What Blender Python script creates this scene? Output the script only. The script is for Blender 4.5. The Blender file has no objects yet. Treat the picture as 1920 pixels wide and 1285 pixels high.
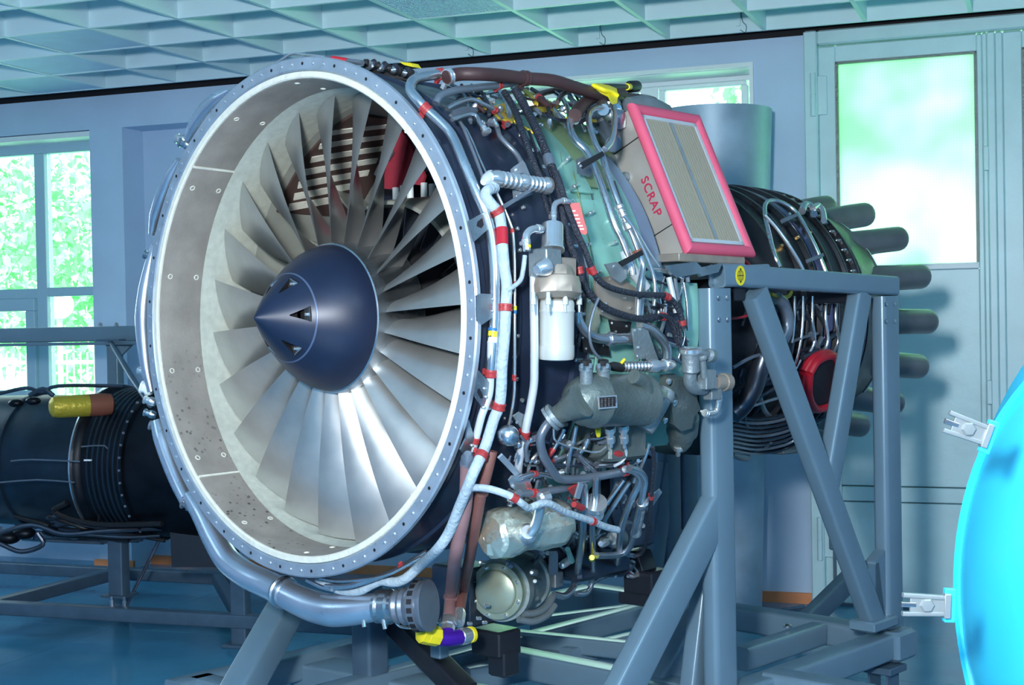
import bpy, math, random
import numpy as np
from mathutils import Vector, Matrix
random.seed(7)
SC = bpy.context.scene
COL = SC.collection
# ------------------------------------------------------------------ camera, light, exposure
W, H, FPX = 1920.0, 1285.0, 2700.0
ROLL, PITCH = 0.019, -42.0 / FPX
CO = np.array([0, 0, 1.5])
_F = np.array([0, math.cos(PITCH), math.sin(PITCH)])
_R0 = np.array([1.0, 0, 0]); _U0 = np.cross(_R0, _F)
_R = math.cos(ROLL) * _R0 - math.sin(ROLL) * _U0
_U = np.cross(_R, _F)
cam = bpy.data.objects.new('camera', bpy.data.cameras.new('camera'))
COL.objects.link(cam)
cam.data.sensor_width = 36; cam.data.lens = 36 * FPX / W
cam.data.clip_start = 0.05; cam.data.clip_end = 300
cam.matrix_world = Matrix(((_R[0], _U[0], -_F[0], CO[0]), (_R[1], _U[1], -_F[1], CO[1]), (_R[2], _U[2], -_F[2], CO[2]), (0, 0, 0, 1)))
SC.camera = cam
vs = SC.view_settings
SC.display_settings.display_device = 'sRGB'
vs.view_transform = 'Standard'; vs.look = 'None'; vs.gamma = 1; vs.use_curve_mapping = False
vs.exposure = 0.06
world = bpy.data.worlds.new('overcast_sky'); SC.world = world; world.use_nodes = True
bg = world.node_tree.nodes['Background']
bg.inputs[0].default_value = (0.80, 0.95, 1.0, 1); bg.inputs[1].default_value = 4.6
def light(name, kind, loc, target, energy, color, size=1.0, size_y=None):
    l = bpy.data.lights.new(name, kind); l.energy = energy; l.color = color
    if kind == 'AREA':
        l.size = size
        if size_y: l.shape = 'RECTANGLE'; l.size_y = size_y
    if kind == 'SUN': l.angle = math.radians(2)
    o = bpy.data.objects.new(name, l); COL.objects.link(o); o.location = loc
    o.rotation_euler = (Vector(target) - Vector(loc)).to_track_quat('-Z', 'Y').to_euler()
    return o
light('sun', 'SUN', (0, -10, 20), (-4, 8, 0), 6.0, (1, .97, .9))
light('camera_flash', 'AREA', (-0.38, 0.05, 1.98), (0.1, 4.4, 1.3), 122, (1.0, 0.98, 0.95), 0.22)
light('ceiling_bounce_fill', 'AREA', (-0.5, -0.2, 1.9), (-0.9, 2.2, 3.0), 85, (0.80, 0.95, 1.0), 0.3)  # fill added to brighten the ceiling from below
light('overhead_fill_rear', 'AREA', (-1.6, -1.4, 2.86), (-1.3, -0.6, 0), 55, (0.72, 0.9, 1.0), 2.6, 1.2)  # added overhead fill behind the camera, no lamp modelled
light('overhead_fill_front', 'AREA', (1.7, 1.6, 2.86), (1.7, 1.9, 0), 48, (0.72, 0.92, 1.0), 1.6, 1.2)  # added fill from above on the right, unseen
light('overhead_fill_left', 'AREA', (-4.2, 2.6, 2.86), (-4.0, 3.0, 0), 14, (0.60, 0.84, 1.0), 1.6, 1.2)  # weak unseen fill added over the left side
light('window_light_left', 'AREA', (-4.3, 8.15, 2.0), (-2.0, 4.0, 0.6), 26, (0.7, 0.92, 1.0), 0.9, 1.3)

# ------------------------------------------------------------------ engine frame + pixel helpers
E0 = np.array([-0.60966, 4.0054, 1.51803])
AX = np.array([0.68045, 0.73266, -0.0139]); AX /= np.linalg.norm(AX)      # aft along the engine
RX = np.array([0.732735, -0.680514, 0.0]); RX /= np.linalg.norm(RX)       # towards the near side
UX = np.cross(RX, AX)
ENG_M = Matrix(((RX[0], AX[0], UX[0], E0[0]), (RX[1], AX[1], UX[1], E0[1]), (RX[2], AX[2], UX[2], E0[2]), (0, 0, 0, 1)))
def ray(px, py): return _F + _R * (px - W / 2) / FPX - _U * (py - H / 2) / FPX
def depth(P): return float((np.asarray(P) - CO) @ _F)
def px2m(P, w): return w * depth(P) / FPX
def pC(px, py, rho):                      # point on a cylinder about the engine axis
    d = ray(px, py); o = CO - E0
    pe = lambda v: v - (v @ AX) * AX
    oo, dd = pe(o), pe(d)
    a, b, c = dd @ dd, 2 * oo @ dd, oo @ oo - rho * rho
    D = b * b - 4 * a * c
    t = (-b - math.sqrt(D)) / 2 / a if D >= 0 else -b / 2 / a
    return CO + t * d
def pFar(px, py, rho):
    d = ray(px, py); o = CO - E0
    pe = lambda v: v - (v @ AX) * AX
    oo, dd = pe(o), pe(d)
    a, b, c = dd @ dd, 2 * oo @ dd, oo @ oo - rho * rho
    return CO + d * ((-b + math.sqrt(max(b * b - 4 * a * c, 0))) / 2 / a)
def SP(P):
    v = P - E0; return v @ AX, math.degrees(math.atan2(v @ RX, v @ UX))
def pPl(px, py, n, c):
    n = np.asarray(n); d = ray(px, py); return CO + d * (((E0 - CO) @ n + c) / (d @ n))
def pS(px, py, s): return pPl(px, py, AX, s)
def pR(px, py, r): return pPl(px, py, RX, r)
def pZ(px, py, z):
    d = ray(px, py); return CO + d * ((z - CO[2]) / d[2])
def pD(px, py, dep): return CO + ray(px, py) * dep
def PT(q, rho=None):                      # generic: (x,y) on rho | (x,y,'s',v) | (x,y,'r',v) | (x,y,rho) | (x,y,'d',v)
    if len(q) == 2: return pC(q[0], q[1], rho)
    if len(q) == 3: return pC(*q)
    return {'s': pS, 'r': pR, 'z': pZ, 'd': pD}[q[2]](q[0], q[1], q[3])
def EL(r, s, u): return E0 + r * RX + s * AX + u * UX
def EP(rho, deg, s):
    t = math.radians(deg); return E0 + s * AX + rho * (math.cos(t) * UX + math.sin(t) * RX)
# wall frame
WA = math.radians(20.4)
WU = np.array([math.cos(WA), -math.sin(WA), 0]); WN = np.array([math.sin(WA), math.cos(WA), 0]); ZZ = np.array([0, 0, 1.0])
WD = 7.514
def WL(u, n, z): return u * WU + n * WN + z * ZZ

# ------------------------------------------------------------------ materials
def mat(name, col, rough=.5, metal=0.0, ns=0, na=0.0, bump=0.0, bs=60, coat=0, spec=.5, rn=0.0, stretch=None):
    m = bpy.data.materials.new(name); m.use_nodes = True
    nt = m.node_tree; b = nt.nodes['Principled BSDF']
    b.inputs['Base Color'].default_value = (*col, 1); b.inputs['Roughness'].default_value = rough
    b.inputs['Metallic'].default_value = metal; b.inputs['Specular IOR Level'].default_value = spec
    b.inputs['Coat Weight'].default_value = coat
    if ns or bump:
        tc = nt.nodes.new('ShaderNodeTexCoord'); src = tc.outputs['Object']
        if stretch:
            mp = nt.nodes.new('ShaderNodeMapping'); mp.inputs['Scale'].default_value = stretch
            nt.links.new(src, mp.inputs[0]); src = mp.outputs[0]
    if ns:
        n = nt.nodes.new('ShaderNodeTexNoise'); n.inputs['Scale'].default_value = ns; n.inputs['Detail'].default_value = 5
        nt.links.new(src, n.inputs[0])
        r = nt.nodes.new('ShaderNodeMapRange'); r.inputs[1].default_value = .3; r.inputs[2].default_value = .7
        r.inputs[3].default_value = 1 - na; r.inputs[4].default_value = 1 + na
        nt.links.new(n.outputs[0], r.inputs[0])
        mx = nt.nodes.new('ShaderNodeVectorMath'); mx.operation = 'SCALE'; mx.inputs[0].default_value = col
        nt.links.new(r.outputs[0], mx.inputs['Scale']); nt.links.new(mx.outputs[0], b.inputs['Base Color'])
        if rn:
            r2 = nt.nodes.new('ShaderNodeMapRange'); r2.inputs[1].default_value = .3; r2.inputs[2].default_value = .7
            r2.inputs[3].default_value = max(.03, rough - rn); r2.inputs[4].default_value = rough + rn
            nt.links.new(n.outputs[0], r2.inputs[0]); nt.links.new(r2.outputs[0], b.inputs['Roughness'])
    if bump:
        n2 = nt.nodes.new('ShaderNodeTexNoise'); n2.inputs['Scale'].default_value = bs; n2.inputs['Detail'].default_value = 4
        nt.links.new(src, n2.inputs[0]); bp = nt.nodes.new('ShaderNodeBump'); bp.inputs['Strength'].default_value = bump
        bp.inputs['Distance'].default_value = .01
        nt.links.new(n2.outputs[0], bp.inputs['Height']); nt.links.new(bp.outputs[0], b.inputs['Normal'])
    return m
M = {}
M['wall'] = mat('wall_paint', (.50, .67, .88), .75, ns=3, na=.05, bump=.05)
M['beam_wall'] = M['wall']
M['white'] = mat('white_paint', (.82, .90, .95), .5, ns=6, na=.04)
M['frame'] = mat('window_frame_paint', (.42, .62, .76), .45)
M['frame2'] = mat('white_window_paint', (.80, .90, .95), .4)
M['door'] = mat('pale_teal_door_paint', (.52, .76, .82), .38, ns=5, na=.06, bump=.12, bs=25)
M['ceil'] = mat('ceiling_teal_paint', (.54, .77, .98), .65, ns=8, na=.05)
M['rib'] = mat('ceiling_rib_paint', (.68, .88, .95), .55)
M['black'] = mat('black_void', (.006, .006, .01), .8)
M['orange'] = mat('orange_baseboard_paint', (.75, .28, .12), .5, ns=10, na=.1)
M['steel_blue'] = mat('grey_blue_stand_paint', (.145, .235, .315), .30, .15, ns=5, na=.05, rn=.02)
M['steel_dark'] = mat('dark_blue_stand_paint', (.08, .135, .20), .4, .2, ns=14, na=.1)
M['blackpaint'] = mat('black_mount_paint', (.02, .024, .035), .3, .2)
M['flange'] = mat('anodised_flange', (.42, .50, .60), .32, .55, ns=18, na=.10, rn=.06)
M['lip'] = mat('cream_seal', (.78, .78, .70), .7, ns=30, na=.08, bump=.3, bs=60)
M['band'] = mat('pale_honeycomb_band', (.52, .55, .49), .6, ns=45, na=.10, bump=.2, bs=400)
M['case_navy'] = mat('navy_case_paint', (.018, .026, .055), .35, .1, ns=8, na=.25, coat=.2)
M['duct_in'] = mat('grey_green_duct', (.36, .38, .35), .5, .1, ns=9, na=.15)
M['green'] = mat('sea_green_cowl', (.24, .52, .46), .36, .15, ns=6, na=.2, rn=.08)
M['green2'] = mat('olive_green_panel', (.20, .30, .16), .4, .1, ns=8, na=.15)
M['cowl_blue'] = mat('blue_grey_cowl', (.20, .32, .45), .35, .3, ns=6, na=.15)
M['blade'] = mat('titanium_blade', (.50, .50, .49), .34, .75, ns=7, na=.14, rn=.06)
M['spinner'] = mat('spinner_navy', (.013, .022, .055), .38, .1, ns=12, na=.12)
M['spin_edge'] = mat('spinner_seam', (.10, .14, .24), .35, .3)
M['metal'] = mat('satin_metal', (.50, .54, .58), .28, .95, ns=14, na=.1, rn=.06)
M['bright'] = mat('bright_metal', (.78, .80, .82), .22, .85, ns=14, na=.06)
M['tube'] = mat('stainless_tube', (.62, .66, .71), .24, .93, ns=10, na=.12, rn=.05)
M['tube_dark'] = mat('grey_tube', (.20, .24, .30), .33, .55, ns=10, na=.15)
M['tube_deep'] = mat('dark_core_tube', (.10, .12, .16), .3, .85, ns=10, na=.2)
M['white_tube'] = mat('aluminium_white_tube', (.70, .76, .82), .35, .35, ns=10, na=.05)
M['duct'] = mat('brushed_duct', (.68, .74, .84), .28, .88, ns=5, na=.12, rn=.07)
M['harness'] = mat('pale_grey_sleeve', (.40, .50, .58), .7, ns=60, na=.10, bump=.5, bs=90)
M['braid'] = mat('black_braided_sleeve', (.022, .028, .045), .38, .1, bump=.8, bs=170)
M['hose'] = mat('maroon_hose', (.060, .028, .030), .5, ns=20, na=.12)
M['hose_br'] = mat('brown_hose', (.20, .085, .075), .55, ns=12, na=.12)
M['hose_lt'] = mat('mauve_brown_hose', (.27, .15, .16), .6, ns=12, na=.1)
M['hose_or'] = mat('rust_sleeve', (.24, .075, .045), .55)
M['red'] = mat('red_clamp', (.36, .035, .04), .42, ns=20, na=.12)
M['redp'] = mat('red_cover', (.42, .012, .03), .4)
M['crimson'] = mat('crimson_fabric', (.36, .03, .06), .7, ns=8, na=.15)
M['pink'] = mat('pink_rubber_seal', (.72, .11, .20), .45, ns=6, na=.08)
M['boxmetal'] = mat('exchanger_casing', (.55, .52, .48), .42, .45, ns=8, na=.12)
M['fin'] = mat('exchanger_fin', (.50, .47, .38), .5, .4)
M['yellow'] = mat('yellow_paint', (.80, .68, .02), .4, ns=20, na=.08)
M['yellow_d'] = mat('yellow_foil', (.55, .42, .04), .4, .3, bump=.5, bs=40)
M['purple'] = mat('purple_anodised', (.10, .02, .50), .3, .5)
M['bronze'] = mat('bronze_grey_casting', (.40, .34, .29), .42, .5, ns=20, na=.12)
M['cast'] = mat('grey_green_casting', (.13, .165, .165), .42, .45, ns=16, na=.12, bump=.25, bs=90)
M['cast_lt'] = mat('grey_casting', (.22, .27, .30), .42, .45, ns=16, na=.12, bump=.25, bs=90)
M['canister'] = mat('pale_canister', (.62, .64, .62), .38, .3, ns=10, na=.05)
M['gencast'] = mat('pale_grey_casting', (.30, .36, .36), .4, .4, ns=16, na=.12, bump=.2, bs=90)
M['olive_disc'] = mat('chromate_cover', (.42, .47, .36), .3, .6, ns=8, na=.15)
M['foil'] = mat('crumpled_foil', (.80, .80, .66), .26, .8, bump=1.0, bs=14)
M['core'] = mat('dark_turbine_case', (.022, .024, .030), .30, .4, ns=9, na=.3, rn=.06)
M['core_rim'] = mat('turbine_rim', (.14, .15, .18), .28, .9)
M['heat'] = mat('heat_tinted_metal', (.22, .16, .30), .18, 1.0, ns=12, na=.3)
M['brass'] = mat('brass', (.8, .45, .15), .25, .9)
M['exh'] = mat('exhaust_tube_metal', (.19, .19, .20), .36, .6, ns=7, na=.2, rn=.06)
M['cyan'] = mat('cyan_container_paint', (.035, .60, .86), .35, 0, ns=3, na=.03, coat=.15)
M['sheet'] = mat('galvanised_sheet', (.32, .45, .58), .45, .25, ns=6, na=.18, rn=.08)
M['rubber'] = mat('black_rubber', (.012, .012, .015), .5)
M['text_red'] = mat('red_stencil', (.50, .02, .08), .6)
M['ink'] = mat('black_ink', (.01, .01, .015), .6)
M['label_white'] = mat('white_label', (.85, .87, .85), .5)
M['label_blue'] = mat('blue_label', (.02, .16, .42), .5)
M['bark'] = mat('bark', (.12, .09, .06), .9, ns=20, na=.3)
M['leaf'] = mat('leaf_green', (.26, .70, .30), .7, ns=1.2, na=.3)
M['lawn'] = mat('bright_lawn', (.45, .85, .50), .9, ns=2, na=.2)
M['fence'] = mat('galvanised_fence', (.45, .55, .60), .5, .4)
M['globe'] = mat('opal_globe', (.95, .98, 1), .3)
M['clampm'] = mat('cast_clamp_metal', (.26, .30, .32), .42, .45, ns=20, na=.08)
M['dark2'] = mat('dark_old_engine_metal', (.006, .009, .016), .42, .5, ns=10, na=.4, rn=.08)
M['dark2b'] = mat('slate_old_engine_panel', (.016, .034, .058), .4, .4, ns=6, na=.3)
def liner_mat():
    m = mat('brown_liner', (.285, .262, .238), .62, .1, ns=12, na=.16, bump=.15, bs=120)
    nt = m.node_tree; b = nt.nodes['Principled BSDF']; tc = nt.nodes.new('ShaderNodeTexCoord')
    v = nt.nodes.new('ShaderNodeTexVoronoi'); v.inputs['Scale'].default_value = 48
    nt.links.new(tc.outputs['Object'], v.inputs[0])
    r = nt.nodes.new('ShaderNodeMapRange'); r.inputs[1].default_value = .14; r.inputs[2].default_value = .30; r.inputs[3].default_value = 1; r.inputs[4].default_value = 0
    nt.links.new(v.outputs['Distance'], r.inputs[0])
    n = nt.nodes.new('ShaderNodeTexNoise'); n.inputs['Scale'].default_value = 5; nt.links.new(tc.outputs['Object'], n.inputs[0])
    r2 = nt.nodes.new('ShaderNodeMapRange'); r2.inputs[1].default_value = .42; r2.inputs[2].default_value = .56
    nt.links.new(n.outputs[0], r2.inputs[0])
    sx = nt.nodes.new('ShaderNodeSeparateXYZ'); nt.links.new(tc.outputs['Object'], sx.inputs[0])
    r3 = nt.nodes.new('ShaderNodeMapRange'); r3.inputs[1].default_value = 0.0; r3.inputs[2].default_value = -.45
    nt.links.new(sx.outputs['Z'], r3.inputs[0])
    a = nt.nodes.new('ShaderNodeMath'); a.operation = 'MULTIPLY'; nt.links.new(r.outputs[0], a.inputs[0]); nt.links.new(r2.outputs[0], a.inputs[1])
    a2 = nt.nodes.new('ShaderNodeMath'); a2.operation = 'MULTIPLY'; nt.links.new(a.outputs[0], a2.inputs[0]); nt.links.new(r3.outputs[0], a2.inputs[1])
    mx = nt.nodes.new('ShaderNodeMix'); mx.data_type = 'RGBA'
    src = b.inputs['Base Color'].links[0].from_socket
    nt.links.new(a2.outputs[0], mx.inputs[0]); nt.links.new(src, mx.inputs[6]); mx.inputs[7].default_value = (.06, .05, .045, 1)
    nt.links.new(mx.outputs[2], b.inputs['Base Color'])
    return m
M['liner'] = liner_mat()
def floor_mat():
    m = mat('glossy_blue_floor', (.055, .25, .42), .17, ns=1.5, na=.22, rn=.07, bump=.04, bs=8)
    return m
M['floor'] = floor_mat()
def glass_mat():
    m = bpy.data.materials.new('clear_glass'); m.use_nodes = True; nt = m.node_tree; nt.nodes.clear()
    o = nt.nodes.new('ShaderNodeOutputMaterial'); t = nt.nodes.new('ShaderNodeBsdfTransparent'); g = nt.nodes.new('ShaderNodeBsdfGlossy')
    g.inputs['Roughness'].default_value = .03; f = nt.nodes.new('ShaderNodeFresnel'); f.inputs[0].default_value = 1.3
    x = nt.nodes.new('ShaderNodeMixShader'); t.inputs[0].default_value = (.93, 1, .96, 1)
    nt.links.new(f.outputs[0], x.inputs[0]); nt.links.new(t.outputs[0], x.inputs[1]); nt.links.new(g.outputs[0], x.inputs[2]); nt.links.new(x.outputs[0], o.inputs[0])
    return m
M['glass'] = glass_mat()
def patterned_glass():
    m = bpy.data.materials.new('wired_translucent_glass'); m.use_nodes = True; nt = m.node_tree; nt.nodes.clear()
    o = nt.nodes.new('ShaderNodeOutputMaterial'); t = nt.nodes.new('ShaderNodeBsdfTranslucent'); g = nt.nodes.new('ShaderNodeBsdfGlossy')
    g.inputs['Roughness'].default_value = .25; x = nt.nodes.new('ShaderNodeMixShader'); x.inputs[0].default_value = .06
    tc = nt.nodes.new('ShaderNodeTexCoord'); n = nt.nodes.new('ShaderNodeTexNoise'); n.inputs['Scale'].default_value = 2.2; nt.links.new(tc.outputs['Object'], n.inputs[0])
    cr = nt.nodes.new('ShaderNodeValToRGB'); cr.color_ramp.elements[0].position = .38; cr.color_ramp.elements[0].color = (.46, .78, .52, 1)
    cr.color_ramp.elements[1].position = .62; cr.color_ramp.elements[1].color = (.74, .84, .80, 1)
    nt.links.new(n.outputs[0], cr.inputs[0])
    # fine square wire grid in the pane
    sx = nt.nodes.new('ShaderNodeSeparateXYZ'); nt.links.new(tc.outputs['Object'], sx.inputs[0])
    outs = []
    for ax in ('X', 'Z'):
        a = nt.nodes.new('ShaderNodeMath'); a.operation = 'MULTIPLY'; a.inputs[1].default_value = 70; nt.links.new(sx.outputs[ax], a.inputs[0])
        f = nt.nodes.new('ShaderNodeMath'); f.operation = 'FRACT'; nt.links.new(a.outputs[0], f.inputs[0])
        l = nt.nodes.new('ShaderNodeMath'); l.operation = 'LESS_THAN'; l.inputs[1].default_value = .16; nt.links.new(f.outputs[0], l.inputs[0]); outs.append(l)
    mxm = nt.nodes.new('ShaderNodeMath'); mxm.operation = 'MAXIMUM'; nt.links.new(outs[0].outputs[0], mxm.inputs[0]); nt.links.new(outs[1].outputs[0], mxm.inputs[1])
    ml = nt.nodes.new('ShaderNodeMath'); ml.operation = 'MULTIPLY'; ml.inputs[1].default_value = .3; nt.links.new(mxm.outputs[0], ml.inputs[0])
    mx = nt.nodes.new('ShaderNodeMix'); mx.data_type = 'RGBA'; nt.links.new(ml.outputs[0], mx.inputs[0]); nt.links.new(cr.outputs[0], mx.inputs[6]); mx.inputs[7].default_value = (.3, .5, .42, 1)
    nt.links.new(mx.outputs[2], t.inputs[0])
    nt.links.new(t.outputs[0], x.inputs[1]); nt.links.new(g.outputs[0], x.inputs[2]); nt.links.new(x.outputs[0], o.inputs[0])
    return m
M['pglass'] = patterned_glass()

# ------------------------------------------------------------------ mesh builder
def nrm(v):
    v = np.asarray(v, float); l = np.linalg.norm(v); return v / l if l > 1e-12 else v
def perp(a):
    h = np.array([0, 0, 1.0]) if abs(a[2]) < .9 else np.array([1.0, 0, 0])
    x = nrm(np.cross(h, a)); return x, np.cross(a, x)
def catmull(P, k=4):
    P = [np.asarray(p, float) for p in P]
    if len(P) < 3: return P
    out = []
    for i in range(len(P) - 1):
        p0 = P[i - 1] if i else 2 * P[0] - P[1]; p1, p2 = P[i], P[i + 1]
        p3 = P[i + 2] if i + 2 < len(P) else 2 * P[-1] - P[-2]
        for j in range(k):
            t = j / k
            out.append(.5 * ((2 * p1) + (-p0 + p2) * t + (2 * p0 - 5 * p1 + 4 * p2 - p3) * t * t + (-p0 + 3 * p1 - 3 * p2 + p3) * t ** 3))
    out.append(P[-1]); return out
class MB:
    def __init__(s): s.v = []; s.f = []
    def add(s, vs_, fs):
        o = len(s.v); s.v += [tuple(map(float, v)) for v in vs_]; s.f += [tuple(i + o for i in f) for f in fs]; return s
    def rings(s, rings, cap=True, closed=False):
        n = len(rings[0]); V = [p for r in rings for p in r]; F_ = []
        m = len(rings)
        for i in range(m if closed else m - 1):
            a, b = i * n, ((i + 1) % m) * n
            for j in range(n):
                k = (j + 1) % n; F_.append((a + j, a + k, b + k, b + j))
        if cap and not closed:
            F_.append(tuple(range(n))[::-1]); F_.append(tuple((m - 1) * n + j for j in range(n)))
        return s.add(V, F_)
    def tube(s, P, r, seg=12, k=4, cap=True, radii=None):
        n0 = len(P)
        Q = catmull(P, k) if k > 1 else [np.asarray(p, float) for p in P]
        if radii is not None: rr = np.interp(np.linspace(0, n0 - 1, len(Q)), range(n0), radii)
        else: rr = [r] * len(Q)
        T = [nrm(Q[min(i + 1, len(Q) - 1)] - Q[max(i - 1, 0)]) for i in range(len(Q))]
        x, _ = perp(T[0]); R_ = []
        for i, q in enumerate(Q):
            x = nrm(x - (x @ T[i]) * T[i]); y = np.cross(T[i], x)
            R_.append([q + rr[i] * (math.cos(a) * x + math.sin(a) * y) for a in np.linspace(0, 2 * math.pi, seg, endpoint=False)])
        return s.rings(R_, cap)
    def lathe(s, O, A, prof, seg=48, x=None, a0=0, a1=360, closed=False, cap=False, ell=1.0):
        """prof: (t along A, radius)"""
        A = nrm(A); O = np.asarray(O, float)
        if x is None: x, y = perp(A)
        else: x = nrm(x); y = np.cross(A, x)
        full = abs(a1 - a0) >= 359.9
        ang = np.radians(np.linspace(a0, a1, seg, endpoint=not full))
        R_ = [[O + t * A + r * (math.cos(a) * x + ell * math.sin(a) * y) for a in ang] for t, r in prof]
        if full: return s.rings(R_, cap=cap, closed=closed)
        n = len(ang); V = [p for r in R_ for p in r]; m = len(R_); F_ = []
        for i in range(m if closed else m - 1):
            a, b = i * n, ((i + 1) % m) * n
            for j in range(n - 1): F_.append((a + j, a + j + 1, b + j + 1, b + j))
        if closed: F_.append(tuple(i * n for i in range(m))); F_.append(tuple(i * n + n - 1 for i in range(m))[::-1])
        return s.add(V, F_)
    def box(s, c, ax, h, ch=0.0):
        """centre, 3 axes, 3 half sizes, chamfer"""
        c = np.asarray(c, float); ax = [nrm(a) for a in ax]
        if ch <= 0:
            V = [c + ax[0] * h[0] * i + ax[1] * h[1] * j + ax[2] * h[2] * k for k in (-1, 1) for i, j in ((-1, -1), (1, -1), (1, 1), (-1, 1))]
            return s.rings([V[:4], V[4:]])
        R_ = []
        for k, e in ((-1, ch), (-1 + ch / h[2], 0), (1 - ch / h[2], 0), (1, ch)):
            a, b = h[0] - e, h[1] - e; q = ch * .8
            pts = [(-a + q, -b), (a - q, -b), (a, -b + q), (a, b - q), (a - q, b), (-a + q, b), (-a, b - q), (-a, -b + q)]
            R_.append([c + ax[0] * p + ax[1] * r + ax[2] * h[2] * k for p, r in pts])
        return s.rings(R_)
    def beam(s, p0, p1, xdir, hx, hy, rad=.006, ext=0.0, open_end=False):
        """rounded rectangular bar from p0 to p1; xdir ~ direction of half size hx"""
        p0 = np.asarray(p0, float); p1 = np.asarray(p1, float); A = nrm(p1 - p0)
        p0 = p0 - A * ext; p1 = p1 + A * ext
        x = nrm(xdir - (np.asarray(xdir) @ A) * A); y = np.cross(A, x); sec = []
        for cx, cy, a0 in ((hx - rad, hy - rad, 0), (-hx + rad, hy - rad, 90), (-hx + rad, -hy + rad, 180), (hx - rad, -hy + rad, 270)):
            for k in range(4):
                a = math.radians(a0 + 30 * k); sec.append((cx + rad * math.cos(a), cy + rad * math.sin(a)))
        R_ = [[p + a * x + b * y for a, b in sec] for p in (p0, p1)]
        if open_end:
            R2 = [[p + a * x * .86 + b * y * .86 for a, b in sec] for p in (p1, p1 - A * .25)]
            return s.rings([R_[0], R_[1], R2[0], R2[1]])
        return s.rings(R_)
    def prism(s, poly, vec):
        poly = [np.asarray(p, float) for p in poly]; vec = np.asarray(vec, float); return s.rings([poly, [p + vec for p in poly]])
    def ball(s, c, r, seg=16, rg=10, sc=(1, 1, 1), ax=None):
        c = np.asarray(c, float); ax = ax or (np.array([1., 0, 0]), np.array([0, 1., 0]), ZZ)
        R_ = []
        for i in range(1, rg):
            t = math.pi * i / rg
            R_.append([c + r * (sc[0] * math.sin(t) * math.cos(a) * ax[0] + sc[1] * math.sin(t) * math.sin(a) * ax[1] + sc[2] * math.cos(t) * ax[2]) for a in np.linspace(0, 2 * math.pi, seg, endpoint=False)])
        return s.rings(R_)
    def build(s, name, m, parent=None, smooth=True, angle=35, local=False, weld=False):
        me = bpy.data.meshes.new(name)
        V = np.array(s.v, float)
        if parent is not None and not local:
            mw = np.array(root_of(parent).get('_mi', np.eye(4).ravel())).reshape(4, 4)
            V = V @ mw[:3, :3].T + mw[:3, 3]
        me.from_pydata(V.tolist(), [], s.f); 
        for mm in (m if isinstance(m, (list, tuple)) else [m]): me.materials.append(M[mm] if isinstance(mm, str) else mm)
        if smooth:
            me.polygons.foreach_set('use_smooth', [True] * len(me.polygons)); me.set_sharp_from_angle(angle=math.radians(angle))
        me.validate(); me.update()
        o = bpy.data.objects.new(name, me); COL.objects.link(o)
        if parent is not None: o.parent = parent
        return o
def root_of(o):
    while o.parent is not None: o = o.parent
    return o
def thing(name, label, cat, mw=None, group=None):
    o = bpy.data.objects.new(name, None); o.empty_display_size = .1; COL.objects.link(o)
    mw = mw or Matrix(); o.matrix_world = mw; o['_mi'] = [x for r in mw.inverted() for x in r]
    tag(o, label, cat, group); return o
def tag(o, label, cat, group=None):
    o['label'] = label; o['category'] = cat
    if group: o['group'] = group
    return o
def struct(o, ):
    o['kind'] = 'structure'; return o
def sroot(name):   # structure root with parts
    o = bpy.data.objects.new(name, None); COL.objects.link(o); o['kind'] = 'structure'; o['_mi'] = [x for r in Matrix() for x in r]; return o
def wbox(name, m, u0, u1, n0, n1, z0, z1, parent=None, ch=0):
    b = MB(); b.box(WL((u0 + u1) / 2, (n0 + n1) / 2, (z0 + z1) / 2), (WU, WN, ZZ), ((u1 - u0) / 2, (n1 - n0) / 2, (z1 - z0) / 2), ch)
    return b.build(name, m, parent)

# ================================================================== SETTING
ZC, ZT = 2.95, 3.30
UL, UR, NB = -8.2, 3.4, -3.2
# floor slabs: large panels with recessed joints
fl = struct(wbox('floor', 'black', UL, UR, NB, 8.0, -.06, -.004))
ns = [NB, -1.2, 1.4, 4.0, 6.02, 8.0]; us = [UL, -6.6, -4.4, -2.2, 0, 2.2, UR]
for i in range(len(ns) - 1):
    for j in range(len(us) - 1):
        wbox('slab', 'floor', us[j] + .002, us[j + 1] - .002, ns[i] + .002, ns[i + 1] - .002, -.02, 0, fl)
# far wall
RC = .22; U_WL, U_WR = -6.98, -5.576; T = .34
wf = sroot('wall_far')
zb = 2.735
wbox('beam', 'wall', UL, -3.05, WD, WD + T, zb, 2.94, wf)
wbox('beam', 'wall', -3.05, -1.44, WD, WD + T, 2.80, 2.94, wf)
wbox('beam', 'wall', -1.44, -1.153, WD, WD + T, zb, 2.94, wf)
wbox('gap_shade_strip', 'black', UL, UR, WD + .004, WD + T, 2.94, 3.1, wf)  # black strip stands for the shade between grid edge and wall
wbox('pillar', 'wall', -5.576, -5.335, WD, WD + T, 0, zb, wf)
wbox('pillar', 'wall', UL, -7.1, WD, WD + T, 0, zb, wf)
WR0, WR1 = -3.05, -1.44
wbox('recessed_panel', 'wall', -5.335, WR0, WD + RC, WD + T, 0, zb, wf)
wbox('panel_below_window', 'wall', WR0, WR1, WD + RC, WD + T, 0, .95, wf)
wbox('panel_below_window', 'wall', -7.1, -5.576, WD + RC, WD + T, 0, .98, wf)
wbox('pier', 'wall', WR1, -1.153, WD, WD + T, 0, zb, wf)
for nm, a, b, nn in (('baseboard_far', -5.335, WR0, WD + RC), ('baseboard_pier', WR1, -1.135, WD)):
    struct(wbox(nm, 'orange', a, b, nn - .02, nn - .001, 0, .055))
struct(wbox('baseboard_pillar', 'orange', -5.6, -5.31, WD - .02, WD - .001, 0, .055))
struct(wbox('wall_left', 'wall', UL - .2, UL, NB, 8.0, 0, 3.3))
struct(wbox('wall_right', 'wall', UR, UR + .2, NB, 8.0, 0, 3.3))
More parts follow.
